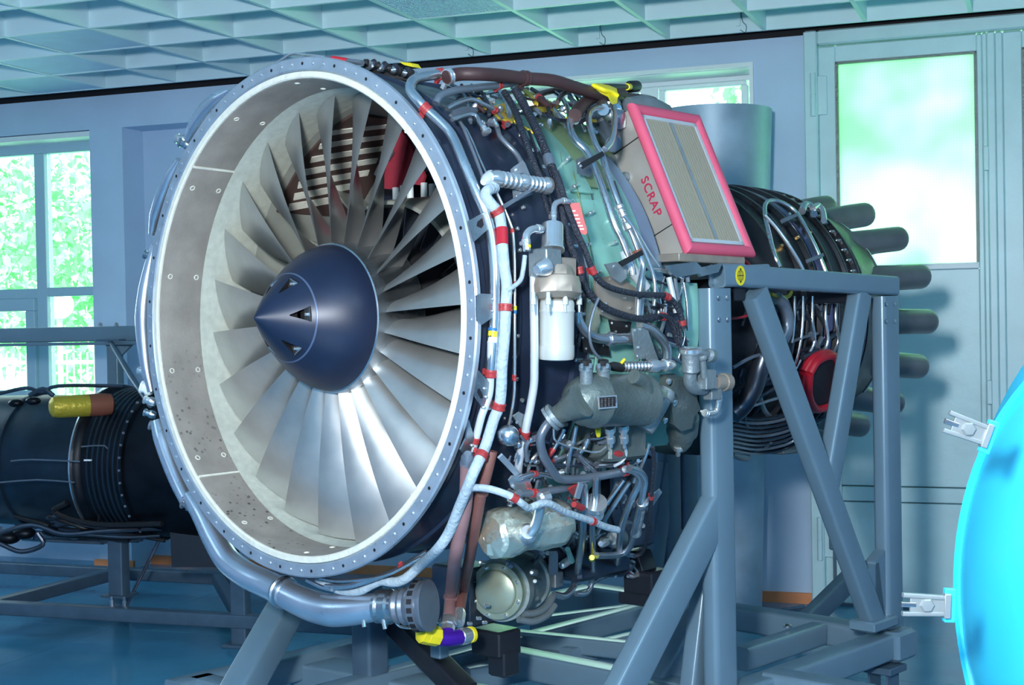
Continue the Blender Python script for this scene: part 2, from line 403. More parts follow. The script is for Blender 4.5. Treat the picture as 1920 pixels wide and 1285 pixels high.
struct(wbox('wall_back', 'wall', UL, UR, NB - .2, NB, 0, 3.3))
# windows
def window(idx, u0, u1, z0, z1, vs_, hs, m, fw=.05, reveal=True):
    w = sroot('window_%d' % idx); n0, n1 = WD + RC, WD + RC + .07
    f = MB()
    for (a, b, c, d) in ((u0, u0 + fw, z0, z1), (u1 - fw, u1, z0, z1)):
        f.box(WL((a + b) / 2, (n0 + n1) / 2, (c + d) / 2), (WU, WN, ZZ), ((b - a) / 2, .035, (d - c) / 2), .004)
    for c, d in ((z0, z0 + fw), (z1 - fw, z1)):
        f.box(WL((u0 + u1) / 2, (n0 + n1) / 2, (c + d) / 2), (WU, WN, ZZ), ((u1 - u0) / 2 - fw, .035, (d - c) / 2), .004)
    f.build('window_frame', m, w)
    for a, b in vs_: wbox('mullion', m, a, b, n0 - .004, n1, z0 + fw, z1 - fw, w, .004)
    for (c, d, a, b) in hs: wbox('transom', m, a, b, n0 - .002, n1, c, d, w, .004)
    if reveal: wbox('window_head', 'white', u0, u1, WD + .01, n0, z1 - .002, z1 + .03, w)
    wbox('window_sill', 'white', u0, u1, WD - .04, n0, z0 - .04, z0, w)
    ue = [u0 + fw] + [x for p in vs_ for x in p] + [u1 - fw]
    for i in range(0, len(ue), 2):
        wbox('pane', 'glass', ue[i], ue[i + 1], n0 + .03, n0 + .036, z0 + fw, z1 - fw, w)
    return w
w1 = window(1, -7.1, -5.576, .98, 2.70, [(-6.175, -6.095)], [(1.70, 1.765, -7.05, -6.175), (1.71, 1.768, -6.095, -5.62)], 'frame', .06)
# lower-left casement sash
for a, b, c, d in ((-7.04, -6.18, 1.62, 1.70), (-6.25, -6.18, 1.04, 1.62), (-7.04, -6.98, 1.04, 1.62), (-6.98, -6.25, 1.04, 1.10)):
    wbox('sash', 'frame', a, b, WD + RC - .03, WD + RC + .02, c, d, w1, .004)
w2 = window(2, WR0, WR1, .95, 2.798, [(-2.09, -1.99)], [], 'frame2', .03)
for a, b, c, d in ((-1.98, -1.50, 2.74, 2.765), (-1.98, -1.945, 1.05, 2.74), (-1.525, -1.49, 1.05, 2.74), (-3.0, -2.09, 2.745, 2.77), (-2.14, -2.10, 1.05, 2.745)):
    wbox('sash', 'frame2', a, b, WD + RC - .03, WD + RC + .02, c, d, w2, .004)
struct(wbox('trim_1', 'frame2', WR0, WR1 + .02, WD - .02, WD, 2.80, 2.822))
struct(wbox('trim_2', 'frame2', WR1 - .0, WR1 + .02, WD - .02, WD, .95, 2.80))
# doors: frame and two leaves with translucent panes
d1 = sroot('door_1')
wbox('door_frame', 'door', -1.153, -1.085, WD - .06, WD + .1, 0, 2.95, d1, .008)
wbox('door_frame', 'door', -1.085, UR, WD - .05, WD + .1, 2.875, 2.95, d1, .008)
def leaf(d, u0, u1, p0, p1, pz0=1.743, pz1=2.785):
    n0, n1 = WD - .02, WD + .04
    wbox('stile', 'door', u0, p0, n0, n1, .01, 2.87, d, .006)
    wbox('stile', 'door', p1, u1, n0, n1, .01, 2.87, d, .006)
    wbox('rail', 'door', p0, p1, n0, n1, pz1, 2.87, d, .004)
    wbox('lower_panel', 'door', p0, p1, n0 + .012, n1, .62, pz0 - .03, d, .004)
    wbox('kick_panel', 'door', p0, p1, n0 + .012, n1, .01, .535, d, .004)
    wbox('rail', 'door', p0, p1, n0 + .008, n1, .54, .615, d, .004)
    wbox('glazing_bead', 'white', p0, p1, n0 - .012, n0 + .03, pz0 - .03, pz0, d, .003)
    wbox('glazing_bead', 'cast', p0, p0 + .012, n0 - .004, n0 + .03, pz0, pz1, d)
    wbox('glazing_bead', 'cast', p1 - .012, p1, n0 - .004, n0 + .03, pz0, pz1, d)
    wbox('glazing_bead', 'cast', p0, p1, n0 - .004, n0 + .03, pz1 - .01, pz1, d)
    o = MB(); c = WL((p0 + p1) / 2, n0 + .022, (pz0 + pz1) / 2)
    o.box((0, 0, 0), ((1, 0, 0), (0, 1, 0), (0, 0, 1)), ((p1 - p0) / 2, .003, (pz1 - pz0) / 2))
    g = o.build('pane', 'pglass', d, local=True); g.matrix_world = Matrix.Translation(c) @ Matrix.Rotation(-WA, 4, 'Z')
leaf(d1, -1.085, -.285, -.998, -.312)
d2 = sroot('door_2')
leaf(d2, -.19, .62, -.10, .53)
for a, b, n in ((-.285, -.262, .035), (-.262, -.225, .05), (-.225, -.19, .03)):
    wbox('astragal', 'door', a, b, WD - n, WD + .03, .01, 2.87, d2, .006)
wbox('infill_panel', 'door', .62, UR, WD - .02, WD + .1, 0, 2.875, d2)
for z in (2.62, 1.45, .35):
    b = MB(); b.lathe(WL(-1.105, WD - .075, z - .11), ZZ, [(0, .004), (0, .014), (.105, .014), (.105, .011), (.112, .011), (.112, .014), (.22, .014), (.22, .004)], 12, cap=True)
    b.build('hinge', 'door', d1)
    wbox('hinge_leaf', 'door', -1.10, -1.04, WD - .035, WD - .02, z - .1, z + .1, d1, .003)
b = MB(); c0 = WL(-1.045, WD - .03, 0)
b.box(c0 + ZZ * .38, (WU, WN, ZZ), (.018, .02, .09), .006); b.box(c0 + ZZ * .22 + WU * .008, (WU, WN, ZZ), (.008, .014, .12), .004)
b.build('door_bolt', 'steel_dark', d1)
b = MB()
for z in (2.25, 1.1): b.box(WL(-.27, WD - .055, z), (WU, WN, ZZ), (.012, .012, .06), .004)
b.build('lock_plate', 'door', d2)
wbox('door_leak_block', 'door', -1.10, -.24, WD + .042, WD + .06, 0, 1.71, d1)  # unseen backing added to stop daylight leaking through the leaf joints
wbox('door_leak_block', 'door', -.24, .64, WD + .042, WD + .06, 0, 1.71, d2)  # same added light stop behind the second leaf
wbox('threshold', 'steel_dark', -1.15, .64, WD - .03, WD + .1, -.01, .012, d1)
# ceiling
ce = sroot('ceiling')
wbox('ceiling_board', 'ceil', UL, UR, NB, WD + .0, 3.13, 3.2, ce)
wbox('gap_shade_sheet', 'black', UL, UR, 7.37, WD + .01, 3.08, 3.13, ce)  # black sheet puts the shade above the grid edge into colour
wbox('roof_cover', 'black', UL - .3, UR + .3, NB - .3, WD + T + .1, 3.31, 3.4, ce)
gu = [-.33 - .5 * k for k in range(-7, 16)]; gn = [7.35 - .5 * k for k in range(0, 16)]
RH, RT = .18, .011
for n in gn: wbox('ceiling_rib', 'rib', -8.1 if n < 7 else -8.1, 3.3, n - RT, n + RT, ZC, ZC + RH, ce)
for u in gu:
    wbox('ceiling_rib', 'rib', u - RT, u + RT, gn[-1], 7.35, ZC + .0005, ZC + RH - .0005, ce)
for (u, n) in ((-2.83, 5.85), (-4.83, 5.85), (-5.83, 5.85), (-5.33, 6.35), (-3.83, 4.85), (-5.83, 6.85)):
    b = wbox('ceiling_panel', 'ceil', u + .013, u + .487, n + .013, n + .487, ZC + .004, ZC + .014, ce)
g = MB()
for i in range(24):
    for j in range(24): g.box(WL(-2.83 + .03 + i * .0191, 5.88 + j * .0191, ZC + .002), (WU, WN, ZZ), (.0035, .0035, .0025))
g.build('perforation', 'frame', ce)['kind'] = 'stuff'
for u in (-2.95, -2.2, -1.45):
    b = MB(); b.tube([WL(u, 7.33, ZC + .17), WL(u + .01, 7.33, ZC + .06), WL(u + .03, 7.33, ZC + .03), WL(u + .025, 7.33, ZC - .005), WL(u - .0, 7.33, ZC + .01)], .002, 6)
    b.build('wire_hook', 'steel_dark', ce)
    wbox('hanger_strap', 'rib', u - .02, u, 7.325, 7.335, ZC + .03, ZC + RH, ce)
wbox('ceiling_rail', 'black', UL, UR, 7.40, 7.50, 3.02, 3.08, ce)

# ================================================================== OUTSIDE
struct(wbox('ground', 'lawn', -60, 40, 7.9, 70, -.35, -.3))
def tree(i, u, n, h, rad):
    t = thing('tree', TL[i], 'tree', Matrix.Translation(WL(u, n, -.3)), 'trees outside the windows')
    b = MB(); b.tube([WL(u, n, -.3), WL(u + .1, n, h * .3), WL(u, n, h * .6)], .12, 8, radii=[.16, .12, .06]); b.build('trunk', 'bark', t)
    rs = np.random.RandomState(i + 3); L = MB()
    for k in range(5200):
        d = nrm(rs.normal(size=3)); q = rad * (rs.rand() ** .4) * (1 + .25 * math.sin(5 * d[0] + i) * math.cos(4 * d[2]))
        c = WL(u, n, h * .6) + d * q * np.array([1, 1, 1.05]); x, y = nrm(rs.normal(size=3)), None
        y = nrm(np.cross(x, rs.normal(size=3))); s_ = .055 + .06 * rs.rand()
        L.add([c - x * s_, c + y * s_ * .55, c + x * s_, c - y * s_ * .55], [(0, 1, 2, 3)])
    o = L.build('foliage', 'leaf', t, smooth=False); o['kind'] = 'stuff'
TL = ['round green tree outside the left window behind the lamp globe', 'tall leafy tree at the far left edge of the left window', 'green tree outside seen through the top of the right window',
      'leafy tree behind the glazed double door', 'low spreading tree between the two windows outside', 'green tree outside behind the left pane of the right window']
for i, a in enumerate([(-12.2, 17, 3.4, 2.0), (-16.8, 19.5, 4.6, 2.0), (-1.6, 17.5, 6.6, 2.3), (3.8, 13, 3.8, 1.7), (-11.6, 24.5, 4.2, 2.3), (-6.9, 16, 6.2, 2.1)]): tree(i, *a)
lamp = thing('street_lamp', 'white globe lamp on a pole outside the left window', 'lamp', Matrix.Translation(pD(114, 720, 15)))
pg = pD(111, 572, 15); pb = pg.copy(); pb[2] = -.3
MB().tube([pb, pg - ZZ * .15], .03, 8, 1).build('pole', 'fence', lamp)
MB().ball(pg, .15).build('globe', 'globe', lamp)
fen = thing('fence', 'pale metal bar fence across the lawn outside the left window', 'fence', Matrix.Translation(WL(-11, 12.4, -.3)))
for k in range(60):
    u = -13.2 + k * .085
    MB().box(WL(u, 12.4, .5), (WU, WN, ZZ), (.007, .007, .75)).build('bar', 'fence', fen)
for z in (-.1, 1.15): MB().box(WL(-10.7, 12.41, z), (WU, WN, ZZ), (2.55, .012, .02)).build('rail', 'fence', fen)
for u in (-13.25, -11.5, -9.8, -8.1): MB().box(WL(u, 12.42, .52), (WU, WN, ZZ), (.03, .03, .82), .005).build('post', 'fence', fen)

# ================================================================== ENGINE
eng = thing('turbofan_engine', 'large turbofan aircraft engine with navy spinner and exposed pipework held on grey stand', 'engine', ENG_M)
def LA(prof, seg=96, a0=0, a1=360, closed=False):   # lathe about the engine axis, prof (s, rho); angle 0 = up, 90 = near side
    b = MB(); b.lathe(E0, AX, prof, seg, x=UX, a0=-a1, a1=-a0, closed=closed) if False else b.lathe(E0, AX, prof, seg, x=UX, a0=a0, a1=a1, closed=closed)
    return b
# (lathe with x=UX, y=AX x UX = -RX, so angles run -phi)
LA([(.0, .682), (-.004, .686), (-.004, .716), (.0, .72), (.012, .72), (.014, .705), (.03, .70), (.03, .682)], 144, closed=True).build('inlet_flange', 'flange', eng)
LA([(.001, .6615), (-.003, .665), (-.003, .679), (.002, .6815), (.02, .68), (.02, .6615)], 144, closed=True).build('lip_seal', 'lip', eng)
# brown liner panels: four quarters
for k in range(4):
    a = 224.4 + 90 * k
    b = LA([(.006, .6612), (.010, .6585), (.148, .6525), (.15, .658), (.15, .672), (.006, .675)], 26, a0=a + .4, a1=a + 89.6, closed=True)
    b.build('liner_panel', 'liner', eng)
lb = MB()
for s_ in (.034, .127):
    for k in range(14):
        ph = 256.4 + 25.7 * k; rho = .6584 - (s_ - .01) * .0435 
        P = EP(rho - .0008, ph, s_); d = nrm(EP(1, ph, 0) - E0)
        b = MB(); b.lathe(P, -d, [(-.002, .0085), (.0012, .0085), (.0016, .006), (-.001, .0055), (-.001, 0.0005)], 12); b.build('liner_screw', 'lip', eng)
for k in range(4):
    LA([(.006, .6560), (.150, .6515), (.150, .66), (.006, .66)], 3, a0=(224.4 + 90 * k) - .28, a1=(224.4 + 90 * k) + .28, closed=True).build('joint_strip', 'lip', eng)
LA([(.150, .660), (.150, .6525), (.175, .6500), (.188, .6485), (.34, .650), (.34, .66)], 120, closed=True).build('rub_strip', 'band', eng)
LA([(.34, .650), (.76, .645), (.76, .655), (.34, .66)], 96, closed=True).build('bypass_duct', 'duct_in', eng)
# outer case
LA([(.02, .682), (.02, .699), (.05, .702), (.055, .692), (.16, .692), (.165, .700), (.18, .700), (.185, .690), (.40, .688), (.405, .700), (.425, .700), (.43, .685), (.47, .682), (.47, .672), (.03, .672)], 120, closed=True).build('fan_case', 'case_navy', eng)
LA([(.47, .674), (.48, .684), (.50, .684), (.505, .672), (.72, .668), (.73, .676), (.745, .676), (.75, .667), (.775, .666), (.785, .655), (.48, .655)], 120, closed=True).build('bypass_cowl', 'green', eng)
LA([(.76, .650), (.785, .655), (.80, .60), (.84, .585), (1.02, .575), (1.03, .54), (1.035, .36), (1.02, .36), (1.015, .55), (.80, .57), (.765, .64)], 96, closed=True).build('rear_bulkhead', 'case_navy', eng)
LA([(.775, .650), (.775, .664), (1.0, .655), (1.02, .62), (1.02, .60), (.80, .60)], 40, a0=-130, a1=40, closed=True).build('upper_cowl', 'green2', eng)
# flange bolts and holes
for k in range(96):
    ph = k * 3.75 + 1.2; P = EP(.701, ph, -.004); hole = k % 3 == 1
    b = MB()
    if hole: b.lathe(P, -AX, [(0.0001, .0048), (.0006, .0048), (.0006, .0008)], 8, cap=True); b.build('bolt_hole', 'ink', eng)
    else: b.lathe(P, -AX, [(-.002, .0045), (.002, .0045), (.0032, .003), (.0034, .0005)], 8, cap=True); b.build('flange_rivet', 'bright', eng)
# hub, spinner
LA([(.128, .206), (.132, .2125), (.150, .2155), (.168, .217), (.175, .214), (.30, .222), (.32, .20), (.32, .05), (.20, .05)], 96).build('fan_hub', 'metal', eng)
sp = MB()
prof = [(-.1316, .0005), (-.1300, .0035), (-.125, .009), (-.09, .048), (-.05, .0895), (-.014, .1225)]
for t in np.linspace(0, 1, 9)[1:]: prof.append((-.014 + .147 * t, .1225 + .0865 * math.sin(t * math.pi / 2 * .93) / math.sin(math.pi / 2 * .93)))
prof += [(.135, .20), (.135, .10), (0.0, .09), (-.06, .03), (-.09, .0005)]
sp.lathe(E0, AX, prof, 96, x=UX, cap=True)
spo = sp.build('spinner', ['spinner', 'metal', 'black'], eng, angle=40)
# triangular pockets cut into the spinner cone
cut = MB(); PKS = [22 + 63.5 * k for k in range(3)] + [213, 277, 335]
for ph in PKS:
    s1, s0 = -.0235, -.0665; w = .0215
    d = nrm(EP(1, ph, 0) - E0); tg = np.cross(AX, d); 
    q0 = E0 + s0 * AX + .118 * d; q1 = E0 + s1 * AX + .118 * d
    dn = -d * .058
    cut.rings([[q0 - tg * .0015, q0 + tg * .0015, q1 + tg * w, q1 - tg * w], [q0 - tg * .0015 + dn, q0 + tg * .0015 + dn, q1 + tg * w + dn, q1 - tg * w + dn]])
co = cut.build('cutter', ['black', 'spinner'], eng, smooth=False)
import bmesh
for me_ in (spo.data, co.data):
    bm_ = bmesh.new(); bm_.from_mesh(me_); bmesh.ops.remove_doubles(bm_, verts=bm_.verts, dist=1e-6); bmesh.ops.recalc_face_normals(bm_, faces=bm_.faces); bm_.to_mesh(me_); bm_.free()
md = spo.modifiers.new('cut', 'BOOLEAN'); md.object = co; md.operation = 'DIFFERENCE'; md.solver = 'EXACT'
dg = bpy.context.evaluated_depsgraph_get(); nm_ = bpy.data.meshes.new_from_object(spo.evaluated_get(dg)); spo.modifiers.clear(); spo.data = nm_
bpy.data.objects.remove(co)
nm_.polygons.foreach_set('use_smooth', [True] * len(nm_.polygons)); nm_.set_sharp_from_angle(angle=math.radians(30))
for ph in PKS:
    d = nrm(EP(1, ph, 0) - E0); tg = np.cross(AX, d); c = E0 - .0245 * AX
    b = MB(); b.prism([c + d * .1105 - tg * .019, c + d * .1105 + tg * .019, c + d * .085 + tg * .017, c + d * .085 - tg * .017], -AX * .002); b.build('pocket_plate', 'metal', spo)
    b = MB(); b.lathe(c + d * .099 - AX * .002, -AX, [(0, .0045), (.008, .0045), (.009, .003), (.009, .0005)], 8, cap=True); b.build('spinner_screw', 'bright', spo)
LA([(-.0150, .1215), (-.0138, .1236), (-.0118, .1252), (-.0105, .1252)], 96).build('seam_ring', 'spin_edge', spo)
# fan blade
def blade_mesh():
    b = MB(); NS, NC = 16, 10; R_ = []
    for i in range(NS + 1):
        t = i / NS; rho = .213 + .4325 * t
        c = .115 + .085 * min(1, t * 1.5) - .015 * t; beta = math.radians(14 + 76 * t - 22 * t * t)
        sle = .153 + .040 * t - .010 * math.sin(t * math.pi); th = .010 * (1 - t) + .003
        sec = []
        for side in (1, -1):
            rng = range(NC) if side == 1 else range(NC - 2, 0, -1)
            for j in rng:
                x = j / (NC - 1); cc = x * c
                y = side * th * .5 * (4 * x * (1 - x)) ** .6 - (.10 * (1 - t) + .03) * c * (4 * x * (1 - x))
                s_ = sle + cc * math.cos(beta) + y * math.sin(beta)
                a = (-cc * math.sin(beta) + y * math.cos(beta)) / rho
                sec.append((rho * math.sin(a), s_, rho * math.cos(a)))
        R_.append(sec)
    b.rings(R_); return b
b0 = blade_mesh(); bl = b0.build('fan_blade', 'blade', eng, local=True, angle=50)
PH0 = 266.8
for k in range(24):
    o = bl if k == 0 else bl.copy()
    if k: COL.objects.link(o); o.parent = eng
    o.matrix_local = Matrix.Rotation(math.radians(PH0 + 15 * k), 4, 'Y')
# stationary parts behind the fan
LA([(.345, .335), (.35, .345), (.36, .35), (.60, .38), (1.03, .40), (1.03, .38), (.36, .335)], 96, closed=True).build('core_splitter', 'duct_in', eng)
LA([(.32, .20), (.34, .215), (.60, .24), (.60, .0)], 64).build('core_hub', 'black', eng)
for k in range(36):
    ph = k * 10; b = MB()
    d = nrm(EP(1, ph, 0) - E0); tg = np.cross(AX, d)
    b.box(E0 + AX * .42 + d * .28, (nrm(AX + .35 * tg), np.cross(d, nrm(AX + .35 * tg)), d), (.03, .002, .07)); b.build('core_vane', 'tube_deep', eng)
def pf_ok(ph): return not (ph > 325 or ph < 75)
for k in range(20):
    ph = k * 18 + 5
    if not pf_ok(ph): continue
    b = MB(); d = nrm(EP(1, ph, 0) - E0); tg = np.cross(AX, d); ax = nrm(AX - .2 * tg)
    b.box(E0 + AX * .62 + d * .51, (ax, np.cross(d, ax), d), (.075, .004, .148), .002); b.build('outlet_vane', 'duct_in', eng)
# louvred cream slats, red cover and white tubes seen through the upper blades
SL = [((622, 247), (742, 233)), ((598, 273), (742, 252)), ((582, 298), (735, 274)), ((568, 322), (706, 299)), ((558, 346), (690, 322)), ((550, 368), (672, 345)), ((540, 388), (660, 367))]
for (a, b_) in SL:
    (sa, fa), (sb, fb_) = SP(pFar(a[0], a[1], .642)), SP(pFar(b_[0], b_[1], .642)); b = MB(); rg = []
    for i in range(7):
        t = i / 6; s_ = sa + (sb - sa) * t; f_ = fa + (fb_ - fa) * t; P = EP(.640, f_, s_); Q = EP(.640, fa + (fb_ - fa) * (t + .01), sa + (sb - sa) * (t + .01)); d = nrm(Q - P); rr = nrm(P - E0 - ((P - E0) @ AX) * AX); w = np.cross(d, rr) * .0135
        rg.append([P + w - rr * .004, P - w - rr * .004, P - w + rr * .006, P + w + rr * .006])
    b.rings(rg); b.build('louvre_slat', 'lip', eng)
LA([(.37, .6395), (.70, .638), (.70, .646), (.37, .648)], 12, a0=303, a1=346, closed=True).build('louvre_backing', mat('louvre_brown', (.085, .055, .05), .6), eng)
cr = [((700, 352), (737, 268), (752, 246), (765, 262), (742, 356)), ((742, 356), (765, 262), (778, 290), (772, 345)), ((772, 345), (778, 290), (796, 330), (790, 348))]
for i, q in enumerate(cr):
    b = MB(); b.prism([pS(*p, .60 + .012 * (i % 2)) for p in q], AX * .01); b.build('red_cover_panel', 'crimson', eng)
for q in ((742, 352, 390), (756, 348, 398), (769, 348, 396), (795, 343, 400), (810, 345, 402), (826, 350, 404)):
    b = MB(); A_, B_ = pS(q[0], q[1], .60), pS(q[0] + 1, q[2], .60); b.tube([A_, B_], px2m(A_, 6.5), 12, 1); b.build('white_rod', 'white', eng)
for q in (((708, 330), (716, 312)), ((722, 300), (735, 278))):
    A_, B_ = pS(*q[0], .585), pS(*q[1], .585); b = MB(); b.box((A_ + B_) / 2, (B_ - A_, AX, np.cross(nrm(B_ - A_), AX)), (.02, .008, .014), .003); b.build('latch_block', 'tube_dark', eng)
# core: turbine case, exhaust
LA([(1.03, .40), (1.10, .46), (1.2, .44), (1.45, .40), (1.6, .42), (1.72, .47), (1.76, .50), (1.80, .492), (1.86, .494), (1.865, .507), (1.88, .507), (1.885, .494), (1.95, .496), (1.955, .51), (1.972, .51), (1.977, .498),
    (2.06, .50), (2.065, .513), (2.08, .513), (2.085, .50), (2.17, .50), (2.175, .512), (2.19, .512), (2.195, .498), (2.26, .492), (2.265, .508), (2.285, .508), (2.29, .488), (2.40, .470), (2.55, .448), (2.56, .43), (2.50, .30), (2.50, .01)], 96).build('turbine_case', 'core', eng)
for s_, rr, m_ in ((1.87, .509, 'core_rim'), (1.963, .512, 'core_rim'), (2.072, .515, 'core_rim'), (2.183, .514, 'core_rim'), (2.275, .511, 'core_rim'), (2.335, .488, 'core_rim'), (2.552, .452, 'tube')):
    LA([(s_ - .004, rr - .01), (s_ - .0035, rr), (s_ + .0035, rr), (s_ + .004, rr - .01)], 96).build('flange_ring', m_, eng)
LA([(1.995, .501), (1.998, .505), (2.045, .505), (2.048, .501)], 96).build('heat_band', 'heat', eng)
bm0 = None
for k in range(72):
    ph = k * 5; P = EP(.508, ph, 2.262)
    if bm0 is None:
        b = MB(); b.lathe((0, 0, 0), (0, -1, 0), [(0, .007), (.012, .007), (.012, .0045), (.03, .0045), (.032, .001)], 6, cap=True); bm0 = b.build('stud', 'metal', eng, local=True); o = bm0
    else: o = bm0.copy(); COL.objects.link(o); o.parent = eng
    t = math.radians(ph); o.matrix_local = Matrix.Translation((.506 * math.sin(t) * .99, 2.262, .506 * math.cos(t) * .99))
for k in range(16):
    ph = k * 22.5 + 92; b = MB()
    P0, P1, P2, P3 = EP(.385, ph, 2.40), EP(.415, ph, 2.54), EP(.445, ph, 2.66), EP(.470, ph, 2.82)
    P4 = EP(.472, ph, 2.84)
    d = nrm(P4 - P2)
    pts = [P0, P1, P2, P3, P3 + d * .022, P3 + d * .038, P3 + d * .047]
    b.tube(pts, .05, 18, 3, radii=[.055, .058, .050, .0505, .046, .033, .004]); b.build('exhaust_tube', 'exh', eng)

# ------------------------------------------------------------------ pipework helpers
def path3(pts, rho): return [PT(q, rho) for q in pts]
def pipe(name, m, rho, w, pts, clamps=(), seg=12, cname='clamp', cm='red', parent=None, bumps=0, lab=None):
    P = path3(pts, rho); r = px2m(P[len(P) // 2], w) / 2
    b = MB(); b.tube(P, r, seg, 5); o = b.build(name, m, parent or eng)
    if lab: o['label'] = lab
    Q = catmull(P, 5)
    for c in clamps:
        cx, cy = c[0], c[1]; cl = c[2] if len(c) > 2 else w * .8; cmm = c[3] if len(c) > 3 else cm
        uv = []
        for q in Q:
            d = q - CO; z = d @ _F; uv.append((W / 2 + FPX * (d @ _R) / z, H / 2 - FPX * (d @ _U) / z))
        i = int(np.argmin([(a - cx) ** 2 + (b_ - cy) ** 2 for a, b_ in uv])); i0, i1 = max(i - 1, 0), min(i + 1, len(Q) - 1)
        T = nrm(Q[i1] - Q[i0]); L = px2m(Q[i], cl) / 2; k = r
        b = MB(); b.lathe(Q[i], T, [(-L, k * .9), (-L, k * 1.18), (-L * .75, k * 1.24), (-L * .35, k * 1.2), (-L * .3, k * 1.13), (L * .3, k * 1.13), (L * .35, k * 1.2), (L * .75, k * 1.24), (L, k * 1.18), (L, k * .9)], 14)
        x = nrm(Q[i] - E0 - ((Q[i] - E0) @ AX) * AX); 
        b.box(Q[i] - x * k * 1.5, (T, np.cross(T, x), x), (L * .8, k * .35, k * .5), k * .05)
        b.build(cname, cmm, o)
    return o
def turned(name, m, p0, p1, prof, rho, seg=24, parent=None):   # lathe between two image points; prof (t 0..1, width px)
    A_, B_ = PT(p0, rho), PT(p1, rho); d = B_ - A_; L = np.linalg.norm(d); k = depth((A_ + B_) / 2) / FPX / 2
    b = MB(); b.lathe(A_, d, [(t * L, w * k) for t, w in prof], seg, cap=True); return b.build(name, m, parent or eng)
def ribbed(n, w0, w1, t0=0.0, t1=1.0):
    pr = []
    for i in range(n):
        a = t0 + (t1 - t0) * i / n; c = t0 + (t1 - t0) * (i + 1) / n; e = (c - a) * .18
        pr += [(a, w0), (a + e, w1), (a + 2.2 * e, w1), (a + 3.2 * e, w0)]
    return pr
def plate(name, m, poly, rho, th=.004, holes=(), bolts=(), parent=None, dirv=None):
    """flat plate through image points: fitted on a plane facing outward at its middle"""
    c = np.mean([PT(q, rho) for q in poly], 0); n = nrm(c - E0 - ((c - E0) @ AX) * AX) if dirv is None else nrm(dirv)
    pl_ = []
    for q in poly:
        if len(q) > 2: pl_.append(PT(q, rho)); continue
        d = ray(q[0], q[1]); pl_.append(CO + d * (((c - CO) @ n) / (d @ n)))
    b = MB(); b.prism(pl_, n * th); o = b.build(name, m, parent or eng, smooth=False)
    for q in list(bolts):
        d = ray(q[0], q[1]); P = CO + d * (((c - CO) @ n + th) / (d @ n)); r = px2m(P, q[2] if len(q) > 2 else 6) / 2
        bb = MB(); bb.lathe(P, n, [(0, r), (r * .8, r), (r, r * .7), (r, .0003)], 8, cap=True); bb.build('bolt', 'bright', o)
    for h in holes:
        pp = []
        for q in h:
            d = ray(q[0], q[1]); pp.append(CO + d * (((c - CO) @ n + th + .0003) / (d @ n)))
        bb = MB(); bb.prism(pp, n * .0006); bb.build('slot', 'ink', o, smooth=False)
    return o
def block(name, m, px, py, wpx, hpx, dpx, rho, ch=.15, parent=None, ax=None):
    c = PT((px, py), rho) if not isinstance(rho, tuple) else PT((px, py) + rho); k = depth(c) / FPX / 2
    b = MB(); h = (wpx * k, dpx * k, hpx * k); b.box(c, ax or (RX, AX, UX), h, min(h) * ch); return b.build(name, m, parent or eng)

# ------------------------------------------------------------------ pipes, forward part of the near side
bd = pipe('bleed_pipe', 'tube', .735, 20, [(832, 138, .78), (800, 143, .77), (776, 150, .76), (769, 168, .745), (785, 190, .74), (802, 208, .735), (828, 232), (848, 256), (870, 306), (893, 360), (910, 400), (921, 440), (927, 500), (928, 550), (927, 604), (923, 670), (921, 700)],
     [(826, 139, 12), (799, 203, 16), (921, 706, 14)])
pipe('bleed_pipe', 'white_tube', .735, 15, [(921, 640), (920, 700), (917, 740), (903, 780), (895, 812), (886, 845)], [(920, 704, 16), (893, 824, 12)])
for (y0, y1, m_) in ((616, 621, 'label_blue'), (621, 632, 'yellow'), (632, 642, 'label_white')):
    turned('label_band', m_, (925, y0), (924, y1), [(0, 19), (1, 19)], .735, parent=bd)
dd = MB()
for i in range(5):
    P = pC(916 + i * 4, 630.5, .7415); dd.box(P, (RX, UX, AX), (.001, .0016, .001))
dd.build('label_dots', 'ink', bd)
h1 = [(928, 352, .755), (914, 358, .76), (911, 368), (922, 384), (935, 400), (940, 425), (942, 454), (946, 504), (950, 532), (949, 566), (946, 630), (941, 690), (940, 726), (936, 762), (926, 786), (912, 832, .765), (900, 860, .785), (887, 888, .80), (876, 916, .80), (862, 950, .795), (842, 999, .80), (819, 1032, .80), (789, 1060, 's', .155), (762, 1084, 's', .15), (740, 1092, 's', .14), (715, 1089, 's', .13), (695, 1097, 's', .12), (672, 1108, 's', .11), (639, 1106, 's', .10), (615, 1096, 's', .09), (598, 1088, 's', .09)]
har = pipe('wiring_harness', 'harness', .755, 21, h1, [(936, 396, 12), (949, 572, 14), (937, 762, 14), (903, 857, 13)], seg=16)
turned('red_tape', 'redp', (941, 428), (942, 460), [(0, 20), (.02, 23), (.98, 23), (1, 20)], .755, parent=har)
pipe('wiring_harness', 'harness', .915, 14, [(874, 917, .79), (890, 915, .81), (910, 916, .84), (932, 921, .87), (960, 932, .90), (978, 944), (992, 953), (1010, 946), (1030, 945), (1059, 960), (1084, 969), (1111, 978), (1135, 988), (1158, 994)], [(963, 934, 13), (1113, 978, 13)])
pipe('wiring_harness', 'harness', .765, 9, [(950, 545), (962, 538), (976, 525), (981, 505), (984, 480)])
pipe('wiring_harness', 'harness', .905, 9, [(992, 953), (1002, 948), (1016, 940)])
pipe('sense_line', 'bright', .74, 6, [(925, 348), (940, 380), (955, 415), (962, 440), (965, 500), (965, 580), (965, 650), (965, 700), (964, 740), (958, 779), (953, 800)], [(964, 434, 8), (965, 532, 6), (963, 708, 12)])
turned('label_band', 'yellow', (965, 574), (965, 582), [(0, 8), (1, 8)], .74); turned('label_band', 'label_blue', (965, 582), (965, 589), [(0, 8), (1, 8)], .74)
